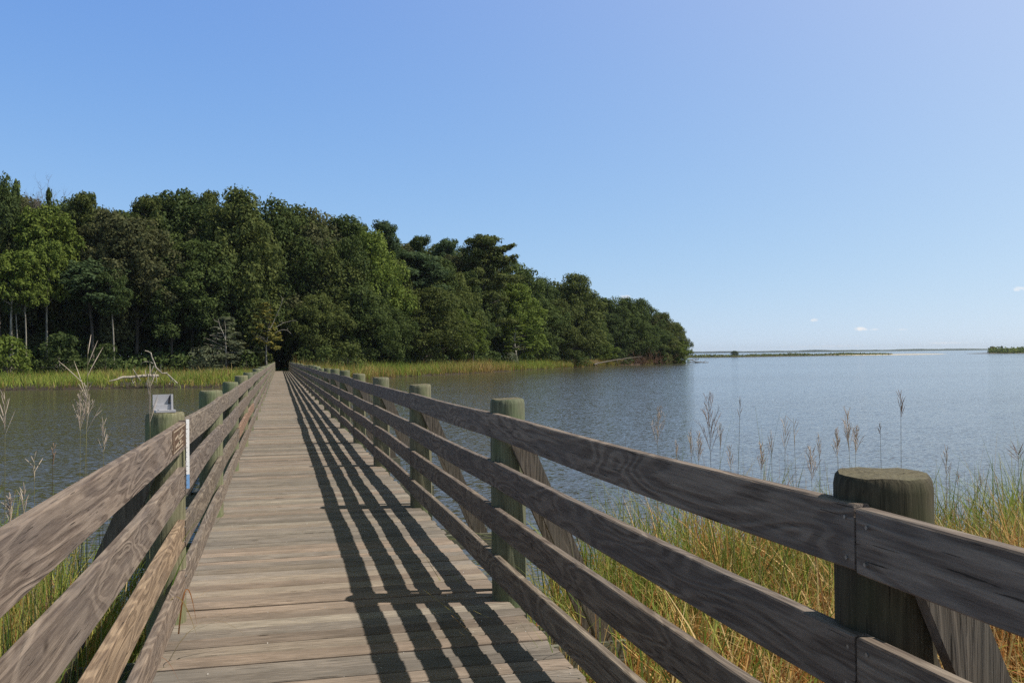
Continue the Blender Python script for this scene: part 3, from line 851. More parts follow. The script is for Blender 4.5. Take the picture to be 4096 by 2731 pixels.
# ------------------------------------------------------------------ trees
def leaf_quads(rng, C, Nrm, size, aspect=.62):
    """diamond shaped leaf sprays; C centres, Nrm facing directions"""
    n = len(C)
    Nrm = Nrm + rng.normal(0, .42, (n, 3)); Nrm /= np.linalg.norm(Nrm, axis=1)[:, None]+1e-9
    r = rng.normal(0, 1, (n, 3)); U = np.cross(Nrm, r); U /= np.linalg.norm(U, axis=1)[:, None]+1e-9
    Wv = np.cross(Nrm, U)
    s = size*rng.uniform(.6, 1.35, n)
    a = U*s[:, None]; b = Wv*(s*aspect)[:, None]
    bend = Nrm*(s*.18)[:, None]
    V = np.stack([C-a-bend, C-b*.9+a*.1, C+a-bend, C+b*1.05-a*.1], 1).reshape(-1, 3)
    F = np.arange(4*n).reshape(n, 4)
    return V, F
def crown_mesh(name, seed, lobes, per, size, droop=0.0, aspect=.62, flat=1.0, inner=.25):
    """lobes: array of (x,y,z,r)"""
    rng = np.random.default_rng(seed)
    Cs, Ns, Rn = [], [], []
    for (x, y, z, r) in lobes:
        n = max(12, int(per*r*r))
        d = rng.normal(0, 1, (n, 3)); d[:, 2] = d[:, 2]*.9+.25
        d /= np.linalg.norm(d, axis=1)[:, None]
        rad = r*(1-inner*rng.random(n)**2)*(1+.22*np.sin(d[:, 0]*5+seed+x)*np.sin(d[:, 1]*5+y))
        p = d*rad[:, None]; p[:, 2] *= flat; p[:, 2] -= droop*rng.random(n)*r
        stray = rng.random(n) < .10; p[stray] *= rng.uniform(1.05, 1.35, stray.sum())[:, None]
        Cs.append(p+np.array([x, y, z])); Ns.append(d+np.array([0, 0, .35])); tone = rng.uniform(-.18, .18)
        Rn.append(np.clip(rng.random(n)*.7+.15+tone, 0, 1))
    C = np.concatenate(Cs); Nn = np.concatenate(Ns); R = np.concatenate(Rn)
    V, F = leaf_quads(rng, C, Nn, size, aspect)
    return np_mesh(name, V, F, R)
def trunk_mesh(name, seed, top, r0, limbs, lean=.0, r1=.05, wig=.15):
    """trunk along z up to top plus limbs towards given points"""
    rs = random.Random(seed); m = MB(); n = 9
    pts = []
    for i in range(n):
        u = i/(n-1)
        pts.append(Vector((lean*u*top*.1+wig*math.sin(u*5+seed)*u, wig*math.cos(u*4+seed*2)*u, top*u)))
    m.tube(pts, [r0*(1.35 if i == 0 else 1)*(1-u)+r1*u for i, u in enumerate([k/(n-1) for k in range(n)])], 7)
    for (x, y, z, r) in limbs:
        tip = Vector((x, y, z)); hb = max(.12*top, min(top*.96, z-math.hypot(x, y)*rs.uniform(.45, .9)))
        u = hb/top; k = min(n-2, int(u*(n-1))); f = u*(n-1)-k
        b = pts[k].lerp(pts[k+1], f)
        mid = b.lerp(tip, .5)+Vector((rs.uniform(-.3, .3), rs.uniform(-.3, .3), rs.uniform(-.1, .5)))
        rr = (r0*(1-u)+r1*u)*.5
        m.tube([b, b.lerp(mid, .5)+Vector((0, 0, .1)), mid, mid.lerp(tip, .6), tip], [rr, rr*.8, rr*.6, rr*.4, .02], 5, cap=False)
    o = m.build(name)          # mesh data only
    me = o.data; bpy.data.objects.remove(o); return me

def broad_lobes(seed, hgt, wid, base, nl, shape='round'):
    rs = random.Random(seed); L = []
    for i in range(nl):
        t = (i+rs.random())/nl
        z = base+(hgt-base)*t
        if shape == 'round': env = math.sin(math.pi*min(1, .16+.84*t)**.85)**.6 if t < .97 else .3
        elif shape == 'cone': env = (1-t)**.75*.95+.08
        elif shape == 'dome': env = math.sqrt(max(.03, 1-t**2.4))
        else: env = 1
        rad = wid*.5*env; a = i*2.39996+rs.uniform(-.5, .5)
        rr = rad*math.sqrt(rs.uniform(.25, 1.0))
        r = wid*rs.choice([rs.uniform(.07, .11), rs.uniform(.11, .19)])*(1.1-.3*t)
        q = max(0, rr-r*.6)
        L.append((q*math.cos(a), q*math.sin(a), min(z, hgt-r*.9), r))
    L.append((0, 0, hgt-wid*.12, wid*.12))
    return L
def oak_lobes(seed, hgt, wid, base, nmaj, per=11):
    rs = random.Random(seed); L = []
    for i in range(nmaj):
        t = ((i+rs.random())/nmaj)**.85
        z = base+(hgt-base)*t*.86
        env = math.sqrt(max(.05, 1-(t*.93)**2.2))*(.72+.28*min(1, t*4))
        a = i*2.39996+rs.uniform(-.6, .6); R = wid*rs.uniform(.12, .2)
        q = max(0, wid*.5*env*rs.uniform(.7, 1.12)-R*.7)
        cx, cy = q*math.cos(a), q*math.sin(a)
        L.append((cx, cy, z, R*.62))
        for k in range(per):
            u = rs.uniform(0, 6.283); v = rs.uniform(-.35, 1)
            rr = R*rs.uniform(.7, 1.08); r = R*rs.uniform(.26, .46); h2 = math.sqrt(max(0, 1-v*v))
            L.append((cx+rr*h2*math.cos(u), cy+rr*h2*math.sin(u), min(z+rr*v*.85, hgt-r*.8), r))
    L.append((0, 0, hgt-wid*.1, wid*.1))
    return L
def pine_lobes(seed, hgt, wid, base, nl):
    rs = random.Random(seed); L = []
    for i in range(nl):
        t = (i+.5*rs.random())/nl; z = base+(hgt-base)*t*.93
        env = .45+.55*math.sin(math.pi*min(1, .24+.72*t))
        a = i*2.4+rs.uniform(-.7, .7); q = wid*.5*env*rs.uniform(.3, .9)
        r = wid*rs.uniform(.08, .13)
        L.append((q*math.cos(a), q*math.sin(a), z+rs.uniform(-.4, .4), r))
        for k in range(2):
            u = rs.uniform(.2, .75); b = a+rs.uniform(-.5, .5)
            L.append((q*u*math.cos(b), q*u*math.sin(b), z+rs.uniform(-.5, .6), r*rs.uniform(.7, 1)))
    for k in range(7):
        a = k*.9; L.append((wid*.17*math.cos(a), wid*.17*math.sin(a), hgt-wid*rs.uniform(.10, .2), wid*.09))
    L.append((0, 0, hgt-wid*.09, wid*.10))
    return L
PROTO = {}
def add_proto(kind, hgt, wid, trunk, crown): PROTO.setdefault(kind, []).append((hgt, wid, trunk, crown))
for s in range(6):       # full crown reaching nearly to the ground
    L = oak_lobes(20+s, 18, 14, 2.4, 26+s)
    add_proto('full', 18, 14, trunk_mesh('trunk', s, 14.5, .34, [l for l in L if l[3] > 1.0][:22]), crown_mesh('crown', 40+s, L, 84, .205))
for s in range(4):       # high crown on a clear trunk
    L = oak_lobes(60+s, 18, 11.5, 7.0, 20+s)
    add_proto('high', 18, 11.5, trunk_mesh('trunk', 30+s, 15.5, .26, L[::12], .3), crown_mesh('crown', 80+s, L, 105, .20))
for s in range(3):       # crown carried high on a long bare stem
    L = oak_lobes(80+s, 18, 8.5, 10.5, 15+s)
    add_proto('tall', 18, 8.5, trunk_mesh('trunk', 90+s, 16.0, .21, L[::12], .35, .05, .3), crown_mesh('crown', 95+s, L, 150, .19))
for s in range(2):       # narrow pointed
    L = broad_lobes(100+s, 16, 5.0, 3.0, 40, 'cone')
    add_proto('spire', 16, 5.0, trunk_mesh('trunk', 45+s, 15, .2, L[:8]), crown_mesh('crown', 110+s, L, 170, .24))
for s in range(5):       # loblolly-like pine
    L = pine_lobes(130+s, 20, 9.5, 7.0, 34)
    add_proto('pine', 20, 9.5, trunk_mesh('trunk', 50+s, 19.2, .28, L, .1, .05, .25), crown_mesh('crown', 140+s, L, 230, .22, .15, .40, .62, .95))
L = pine_lobes(137, 20, 9.5, 7.0, 34)
for bz, ln_b in ((15.2, 4.2), (17.0, 3.9)):
    for q in range(11): L.append((ln_b*(.28+.07*q), .55*math.sin(q*2+bz), bz+.10*q+.22*math.sin(q*3+bz), .98-.045*q))
add_proto('armpine', 20, 9.5, trunk_mesh('trunk', 57, 19.2, .3, L[::4]+L[-44:][::5], .1, .05, .25), crown_mesh('crown', 147, L, 230, .22, .15, .40, .62, .95))
for s in range(3):       # slender sapling
    L = broad_lobes(160+s, 9, 3.4, 3.2, 26, 'cone')
    L = [(x*1.15, y*1.15, z, r*.85) for x, y, z, r in L]
    add_proto('sapling', 9, 3.4, trunk_mesh('trunk', 60+s, 8.6, .085, L, .25, .02, .2), crown_mesh('crown', 170+s, L, 190, .20, 0, .6, .6, .8))
for s in range(4):       # shrub
    L = broad_lobes(190+s, 3.4, 4.2, .35, 26, 'dome')
    add_proto('shrub', 3.4, 4.2, trunk_mesh('trunk', 70+s, 2.4, .06, L[:12], 0, .02, .1), crown_mesh('crown', 200+s, L, 190, .15, 0, .5))
TINT = dict(dk=(.074, .110, .036), ol=(.112, .142, .042), br=(.140, .195, .040), yl=(.20, .19, .045), bl=(.074, .118, .052),
            gr=(.112, .124, .056), md=(.088, .126, .038), ye=(.15, .12, .03), gy=(.14, .165, .10))
NAMES = dict(full='broadleaf_tree', high='broadleaf_tree', spire='broadleaf_tree', tall='broadleaf_tree', armpine='pine_tree', pine='pine_tree', sapling='sapling', shrub='shrub')
CATS = dict(full='tree', high='tree', spire='tree', tall='tree', armpine='pine tree', pine='pine tree', sapling='sapling', shrub='shrub')
TLX = [-600, -300, 0, 500, 900, 1080, 1200, 1400, 1600, 1900, 2100, 2300, 2400, 2560, 2740]
TLY = [114, 118, 121, 123, 129, 133, 133, 131, 141, 158, 176, 194, 215, 226, 243]
def depth_at(px): return float(np.interp(px, TLX, TLY))
tn = [0]
def plant(px, top, wpx, off, kind, tint, label, group=None, pale=False, proto=None, base_py=None, jit=1.0):
    if kind in ('full', 'high', 'pine', 'tall', 'armpine'): off += 4.5 if px > 1180 else 2.5
    if px > 2450: off -= 3
    Y = depth_at(px)+off
    b = at_y(px, 1425, Y); gz = float(far_h(np.array([[b.x, Y]]))[0])-.05
    if base_py is not None: gz = at_y(px, base_py, Y).z
    zt = at_y(px, top, Y).z
    h = max(1.0, zt-gz); wid = wpx*Y/FPX/math.cos(YAW)*(1.3 if kind in ('full', 'high', 'pine', 'tall', 'armpine') else 1.0)
    if kind in ('full', 'high') and px > 60: wid = max(wid, (.62 if px < 2250 else .8)*h)
    tn[0] += 1; k = tn[0]
    P_ = PROTO[kind]; hgt, pw, tr, cr = P_[(k*5+3) % len(P_) if proto is None else proto % len(P_)]
    o = empty(NAMES[kind], (b.x, Y, gz))
    o.rotation_euler = (0, 0, -.2 if kind == 'armpine' else (k*2.1) % 6.28)
    s = wid/pw; o.scale = (s, s, h/hgt)
    tag(o, label, CATS[kind], group)
    t_ = link('trunk', tr, None, o); c_ = link('crown', cr, None, o)
    if not tr.materials: tr.materials.append(M_BARK)
    if not cr.materials: cr.materials.append(M_LEAF)
    if pale:
        t_.material_slots[0].link = 'OBJECT'; t_.material_slots[0].material = M_PALEBARK
    base = np.array(TINT[tint]); v = random.Random(k).uniform(.9, 1.12)
    c_.color = (*(base*v), 1)
    return o
G_W = 'trees along the edge of the wood'
TREES = [
 # skyline, from the left edge to the point
 (0, 703, 170, 8, 'high', 'dk', 'tall dark tree on the left picture edge, highest crown there'),
 (68, 722, 100, 15, 'spire', 'md', 'dark pointed treetop left of the bare grey treetop'),
 (198, 755, 64, 18, 'spire', 'md', 'small pointed treetop just right of the bare grey treetop'),
 (185, 815, 190, 7, 'tall', 'br', 'bright yellow-green tree high on the left, below the bare treetop'),
 (335, 752, 150, 13, 'pine', 'ol', 'round-topped pine left of the skyline dip, alone against the sky'),
 (420, 838, 170, 11, 'full', 'gr', 'brownish green tree under the round-topped pine'),
 (500, 850, 190, 16, 'high', 'md', 'tree crown forming the low dip in the left skyline'),
 (590, 766, 170, 17, 'pine', 'ol', 'flat-branched pine just right of the skyline dip'),
 (690, 776, 130, 19, 'pine', 'md', 'second pine crown right of the skyline dip'),
 (765, 764, 120, 20, 'high', 'dk', 'dark crown between the second pine and the highest middle crown'),
 (838, 747, 130, 19, 'pine', 'ol', 'highest crown over the broad oak left of the bridge end'),
 (945, 756, 330, 8, 'full', 'ol', 'broad olive oak, widest crown left above the bridge end'),
 (1075, 800, 200, 12, 'full', 'md', 'dark crown directly right of the broad olive oak'),
 (1182, 820, 170, 11, 'full', 'ol', 'rounded crown on the slope of the skyline above the bridge path'),
 (1285, 850, 170, 14, 'full', 'gr', 'grey-green crown on the skyline right of the bridge path'),
 (1370, 872, 130, 16, 'high', 'md', 'small crown right before the first dark pine on the skyline'),
 (1438, 880, 110, 19, 'pine', 'dk', 'small dark pine top left of the dark round-headed pine'),
 (1550, 872, 130, 18, 'pine', 'bl', 'dark round-headed pine standing above the slope left of the biggest pine'),
 (1680, 933, 110, 19, 'pine', 'dk', 'low pointed pine top between two taller pines'),
 (1790, 943, 150, 22, 'pine', 'bl', 'flat dark pine top left of the biggest pine'),
 (1935, 929, 230, 6, 'armpine', 'ol', 'biggest pine of the cove, with long branches reaching right'),
 (2070, 1046, 170, 14, 'high', 'md', 'dark crown under the right arm of the biggest pine'),
 (2172, 1102, 180, 12, 'full', 'dk', 'dark rounded crown between biggest pine and the oak by the point'),
 (2295, 1095, 215, 5, 'full', 'ol', 'broad oak with ragged right edge before the skyline step'),
 (2418, 1190, 120, 14, 'high', 'dk', 'dark low crown in the step right of the ragged oak'),
 (2500, 1187, 115, 12, 'full', 'md', 'first of two round crowns on the point'),
 (2566, 1195, 120, 9, 'full', 'md', 'second round crown on the point, right of the first'),
 (2645, 1248, 130, 5, 'full', 'ol', 'olive crown next to the last tree on the point'),
 (2704, 1285, 105, 2, 'full', 'ol', 'last tall tree at the tip of the point'),
 # front of the wood
 (40, 1000, 190, 0, 'tall', 'br', 'bright green tree with pale trunk at the left edge of the marsh'),
 (104, 1010, 110, 0, 'tall', 'br', 'slender pale trunked sapling at left, its stem kinked halfway up'),
 (70, 1060, 100, 1, 'tall', 'md', 'thinner pale trunked sapling beside the kinked one'),
 (185, 960, 120, 2, 'tall', 'br', 'tree with a stout pale trunk lit by the sun, left'),
 (370, 1035, 230, 4, 'tall', 'bl', 'bluish dark bushy tree behind the left marsh'),
 (455, 1080, 120, 2, 'tall', 'dk', 'leaning pale trunk under the bluish dark tree'),
 (545, 870, 260, 7, 'high', 'gr', 'big brownish tree with fine leaves left of the broad oak'),
 (640, 1010, 240, 9, 'high', 'dk', 'dark tree in the hollow behind the fallen dead tree'),
 (770, 960, 260, 6, 'high', 'md', 'mid green tree under the broad olive oak'),
 (880, 1080, 220, 5, 'full', 'dk', 'dark leafy tree behind the leafless cedar'),
 (690, 1110, 190, 4, 'high', 'dk', 'low dark tree behind the fallen dead tree'),
 (1000, 985, 230, 6, 'full', 'md', 'dense tree left above the bridge end'),
 (1085, 1070, 170, 12, 'full', 'dk', 'dark tree directly behind the end of the bridge'),
 (1180, 950, 250, 8, 'full', 'md', 'tall dark tree right above the bridge end'),
 (1270, 1180, 210, 0, 'full', 'ol', 'lighter leafy tree right of the path opening'),
 (1330, 1000, 270, 6, 'full', 'ol', 'wide olive tree behind the round bush'),
 (1475, 925, 200, 9, 'full', 'br', 'yellow-green crown under the small dark pine'),
 (1450, 1130, 230, 3, 'full', 'md', 'green tree behind the orange bare bank'),
 (1675, 1000, 260, 9, 'pine', 'bl', 'dense bluish pine body behind the front oak of the cove'),
 (1700, 1150, 290, -1, 'full', 'ol', 'front oak of the cove with dead twigs in its crown'),
 (1560, 1230, 190, 0, 'full', 'md', 'low tree left of the front oak of the cove'),
 (1835, 1240, 180, 1, 'full', 'br', 'tree with a sunny yellow-green lower bough right of the front oak'),
 (1810, 1090, 190, 7, 'full', 'ol', 'olive tree between the front oak and the biggest pine'),
 (1895, 1270, 120, 2, 'sapling', 'md', 'thin pale sapling at the marsh edge below the biggest pine'),
 (2050, 1130, 230, 5, 'full', 'br', 'lit green tree right of the biggest pine trunk'),
 (2070, 1275, 150, -1, 'sapling', 'br', 'pale stemmed sapling with flat green boughs in the cove'),
 (2150, 1190, 220, 4, 'full', 'md', 'shaded tree behind the pale stemmed sapling'),
 (2235, 1200, 220, 2, 'full', 'ol', 'green tree hanging over the golden end of the marsh'),
 (2320, 1230, 170, 1, 'full', 'md', 'round tree above the root of the fallen log'),
 (2385, 1320, 130, -1, 'full', 'br', 'low tree turning yellow beside the fallen log'),
 (2430, 1255, 180, 4, 'full', 'dk', 'dark tree behind the fallen log'),
 (2520, 1270, 170, 2, 'full', 'md', 'bushy tree leaning over the middle of the fallen log'),
 (2605, 1300, 150, 1, 'full', 'dk', 'dark bushy tree above the rusty brush'),
 (2680, 1345, 130, 0, 'full', 'br', 'light green low tree near the tip of the point'),
 (2722, 1392, 70, -1, 'shrub', 'br', 'light green bush hanging over the water at the very tip'),
 # shrubs with their own look
 (30, 1345, 210, -1, 'shrub', 'br', 'bright green shrub at the left edge on the back of the marsh'),
 (240, 1330, 200, 1, 'shrub', 'dk', 'dark shrub under the stout pale trunk'),
 (420, 1375, 130, 0, 'shrub', 'dk', 'dark green shrub left of the fallen dead tree'),
 (820, 1385, 150, -2, 'shrub', 'gy', 'pale green shrub left of the leafless cedar'),
 (905, 1268, 210, -1, 'spire', 'gy', 'grey-green cedar wrapped round the leafless white branches'),
 (985, 1400, 120, -3, 'shrub', 'md', 'shrub beside the left rail near the bridge end'),
 (1060, 1405, 90, -1, 'shrub', 'ol', 'low shrub touching the left rail end'),
 (1063, 1205, 160, -3, 'sapling', 'yl', 'yellowing tree with dead pale limbs left of the path opening'),
 (1215, 1392, 120, 0, 'shrub', 'md', 'shrub right beside the path opening'),
 (1132, 1345, 110, 19, 'shrub', 'dk', 'dark shrub deep in the shade at the end of the path'),
 (1300, 1385, 140, -1, 'shrub', 'md', 'dark shrub left of the round olive bush'),
 (1390, 1368, 150, -3, 'shrub', 'ol', 'round olive bush on the right bank of the bridge'),
 (2045, 1410, 80, -2, 'shrub', 'gy', 'small pale bush left of the pale stemmed sapling'),
 (1975, 1405, 80, -1, 'shrub', 'md', 'small green bush under the biggest pine'),
 (2290, 1400, 150, -1, 'shrub', 'md', 'brushy shrub over the golden end of the marsh'),
 (2470, 1390, 120, 0, 'shrub', 'dk', 'dark shrub close behind the fallen log'),
 (2650, 1410, 100, -1, 'shrub', 'ol', 'olive shrub right of the rusty brush'),
]
for (px, top, wp, off, kind, tint, lab) in TREES:
    plant(px, top, wp, off, kind, tint, lab, G_W if kind != 'shrub' else 'shrubs along the edge of the wood', pale=('pale' in lab and 'trunk' in lab or 'sapling' in lab))
for x_, t_, w_, o_ in ((1125, 1060, 200, 34), (1150, 1150, 160, 22), (1105, 1180, 150, 20)):
    plant(x_, t_, w_, o_, 'full', 'dk', 'dark tree massed in the wood around the bridge end', 'massed trees around the bridge end')
SKX = [-400, 0, 60, 130, 200, 330, 440, 500, 590, 700, 840, 950, 1100, 1250, 1370, 1560, 1680, 1790, 1930, 2050, 2100, 2170, 2290, 2370, 2420, 2500, 2570, 2650, 2720]
SKY = [690, 705, 730, 790, 790, 760, 845, 850, 775, 785, 755, 760, 808, 842, 880, 890, 950, 955, 945, 1040, 1085, 1110, 1105, 1150, 1200, 1195, 1205, 1255, 1310]
rs = random.Random(99)
def region(px):
    return ('dark tree massed in the wood behind the left marsh' if px < 850 else 'dark tree massed in the wood around the bridge end' if px < 1450 else
            'dark tree massed in the wood behind the cove' if px < 2250 else 'dark tree massed in the wood on the point')
def regroup(px):
    return ('massed trees behind the left marsh' if px < 850 else 'massed trees around the bridge end' if px < 1450 else 'massed trees behind the cove' if px < 2250 else 'massed trees on the point')
px = -230
while px < 2690:
    for off, drop in ((10, rs.uniform(60, 170)), (22, rs.uniform(30, 110)), (30, rs.uniform(25, 60))):
        x = px+rs.uniform(-45, 45)
        if off == 10 and 1040 < x < 1200: continue
        if off == 10 and x < 830: off = 15
        top = float(np.interp(x, SKX, SKY))+drop
        if x < -60: top = 730+drop
        plant(x, top, rs.uniform(150, 250)*(.75 if x > 2200 else 1), off+rs.uniform(-3, 3) if x < 2500 else off*.35, rs.choice(['full', 'full', 'high', 'pine'] if off > 15 else ['full']),
              rs.choice(['dk', 'md', 'md', 'ol', 'gr']), region(x), regroup(x))
    px += rs.uniform(100, 140)*(.6 if px > 2250 else 1)
# low dark undergrowth filling the back of the wood (a mass nobody could count)
def undergrowth():
    rng = np.random.default_rng(9); n = 52000
    px = rng.uniform(-350, 2700, n); off = rng.uniform(2, 42, n)
    Y = np.interp(px, TLX, TLY)+off*np.interp(px, [0, 2300, 2700], [1, .8, .3])
    dirs = np.array([list(ray(p, 1425)) for p in np.linspace(-350, 2700, 200)]); q = (px+350)/3050*199
    X = np.interp(q, np.arange(200), dirs[:, 0]/dirs[:, 1])*Y
    P = np.column_stack([X, Y]); hmx = 1.2+np.minimum(off, 26)*.24+1.0*wob(P, .5)
    hmx = np.where((X > -1.6) & (X < 2.8) & (Y < 141), .12, hmx)
    z = far_h(P)+rng.random(n)*np.maximum(hmx, .1)
    V, F = leaf_quads(rng, np.column_stack([P, z]), rng.normal(0, 1, (n, 3))+np.array([.2, -.3, .5]), .30)
    tone = np.array(TINT['dk'])*rng.uniform(.8, 1.7, (n, 1))
    me = np_mesh('undergrowth', V, F, rng.random(n), tone=tone)
    tag(link('undergrowth', me, leaf_mat('undergrowth_leaves', False)), 'dark undergrowth filling the shade between the trees', 'undergrowth', kind='stuff')
undergrowth()

# ------------------------------------------------------------------ dead wood
def branchy(mb, rs, p, d, L, r, depth, spread=.6, up=.1, sides=5, nmin=3, nmax=5):
    pts = [p]; q = p; dd = d.normalized(); n = 5
    for i in range(n):
        dd = (dd+Vector((rs.uniform(-1, 1), rs.uniform(-1, 1), rs.uniform(-1, 1)))*.16+Vector((0, 0, up*.3))).normalized()
        q = q+dd*L/n; pts.append(q)
    mb.tube(pts, [r*(1-.8*i/n) for i in range(n+1)], sides, cap=False)
    if depth > 0:
        for k in range(rs.randint(nmin, nmax)):
            i = rs.randint(1, n); b = pts[i]
            ax = Vector((rs.uniform(-1, 1), rs.uniform(-1, 1), rs.uniform(-.6, .8))).normalized()
            branchy(mb, rs, b, (dd*(1-spread)+ax*spread*1.2), L*rs.uniform(.35, .6), r*.5, depth-1, spread, up, sides, nmin, nmax)
def dead(name, cat, label, mat, base, fill, part='branches'):
    t = empty(name, base); tag(t, label, cat); m = MB(); fill(m); m.build(part, mat, t); return t
# bare grey treetop over the left wood
Y = depth_at(135)+17; b = at_y(135, 1425, Y); gz = float(far_h(np.array([[b.x, Y]]))[0])
ztop = at_y(135, 724, Y).z
t = empty('bare_tree', (b.x, Y, gz)); tag(t, 'leafless grey treetop of fine twigs above the left wood', 'bare tree')
m = MB(); hh = ztop-gz; m.tube([(0, 0, 0), (.1, 0, hh*.4), (0, .1, hh*.68)], [.3, .22, .12], 7); m.build('trunk', M_BARK, t)
m = MB(); rs = random.Random(5)
for i in range(7):
    a = i*.9; branchy(m, rs, Vector((0, .1, hh*(.60+.01*i))), Vector((math.cos(a)*.5, math.sin(a)*.3, 1)), hh*.24, .06, 3, .45, .4, 4, 4, 6)
m.build('branches', bark('grey_twigs', (.12, .10, .09), (.22, .19, .17)), t)
# leafless cedar with white branches
Y = depth_at(900)-2.5; b = at_y(903, 1425, Y); gz = float(far_h(np.array([[b.x, Y]]))[0])
sc_ = Y/FPX
t = empty('leafless_cedar', (b.x, Y, gz)); tag(t, 'leafless small cedar with white drooping side branches left of the bridge end', 'dead tree')
def cpx(x, y): return at_y(750+x/4.48, 1150+y/4.48, Y)-Vector((b.x, Y, gz))
m = MB(); m.tube([Vector((0, 0, 0)), cpx(690, 1250), cpx(690, 1100), cpx(680, 930), cpx(630, 800), cpx(580, 690), cpx(550, 560)], [.09, .085, .08, .07, .055, .035, .01], 6)
m.tube([cpx(680, 920), cpx(685, 760), cpx(665, 590)], [.05, .035, .01], 5); m.build('trunk', M_DEADWOOD, t)
m = MB(); rs = random.Random(8)
for (x0, y0, x1, y1) in ((650, 980, 400, 850), (680, 1060, 470, 990), (600, 1030, 300, 890), (620, 1080, 290, 1000), (690, 1120, 400, 1070), (640, 890, 420, 850), (600, 740, 490, 705),
                         (560, 630, 480, 590), (610, 690, 640, 680), (620, 820, 550, 820), (690, 1060, 740, 1040), (650, 1200, 470, 1160), (690, 1300, 470, 1280), (500, 1240, 370, 1220), (680, 1330, 570, 1350), (700, 910, 720, 890),
                         (560, 1140, 440, 1190), (690, 1170, 940, 1160), (680, 1000, 520, 920)):
    a, c = cpx(x0, y0), cpx(x1, y1); a.y += rs.uniform(-.4, .2); c.y += rs.uniform(-.8, .5); mid = a.lerp(c, .5)+Vector((0, 0, .06))
    m.tube([a, mid, c], [.024, .016, .006], 4, cap=False)
    for k in range(4):
        s0 = a.lerp(c, rs.uniform(.3, .95)); e = s0+(c-a).normalized()*rs.uniform(.15, .4)+Vector((rs.uniform(-.1, .1), rs.uniform(-.2, .2), rs.uniform(-.25, .22)))
        m.tube([s0, e], [.014, .005], 3, cap=False)
m.build('branches', M_DEADWOOD, t)
# dead limbs beside the yellow tree
Y = depth_at(1065)-3.6; b = at_y(1068, 1425, Y); gz = float(far_h(np.array([[b.x, Y]]))[0])
t = empty('dead_snag', (b.x, Y, gz)); tag(t, 'pale dead snag with curved bare limbs reaching over the bridge end', 'dead tree')
m = MB(); m.tube([Vector((0, 0, 0)), cpx(1400, 1300)-Vector((0,0,0)), cpx(1420, 900)], [.10, .09, .06], 6)
m2 = MB()
off = Vector((at_y(903, 1425, depth_at(900)-2.5).x-b.x, 0, 0))
def dpx(x, y): return at_y(750+x/4.48, 1150+y/4.48, Y)-Vector((b.x, Y, gz))
m = MB(); m.tube([Vector((0, 0, 0)), dpx(1410, 1250), dpx(1415, 980), dpx(1480, 740)], [.10, .085, .07, .05], 6); m.build('trunk', M_DEADWOOD, t)
for pts, r in (([(1430, 985), (1475, 940), (1530, 850), (1600, 790), (1700, 755), (1780, 760), (1830, 800), (1860, 825)], .05), ([(1785, 755), (1795, 720), (1815, 690)], .03), ([(1530, 860), (1545, 930), (1580, 970)], .025),
               ([(1480, 740), (1540, 620), (1600, 480), (1650, 380), (1690, 280), (1700, 190), (1670, 150)], .06), ([(1690, 240), (1730, 180)], .03), ([(1600, 500), (1660, 490)], .025),
               ([(1560, 720), (1640, 680), (1720, 630), (1800, 610), (1880, 592), (1960, 590)], .045), ([(1720, 630), (1700, 610), (1640, 620)], .025), ([(1414, 985), (1360, 910), (1300, 870), (1250, 830), (1190, 800)], .03), ([(1414, 990), (1350, 915), (1240, 885), (1185, 888)], .025),
               ([(1410, 1165), (1300, 1160), (1200, 1150), (1120, 1135)], .03), ([(1415, 1060), (1440, 1030), (1450, 1010)], .02)):
    q = [dpx(*p) for p in pts]; rs_ = random.Random(len(pts)+pts[0][0])
    for p in q[1:]: p.y += rs_.uniform(-.25, .25)
    m2 = MB(); m2.tube(q, [.75*r*(1-.6*i/(len(q)-1)) for i in range(len(q))], 5, cap=False); m2.build('branch', M_DEADWOOD, t)
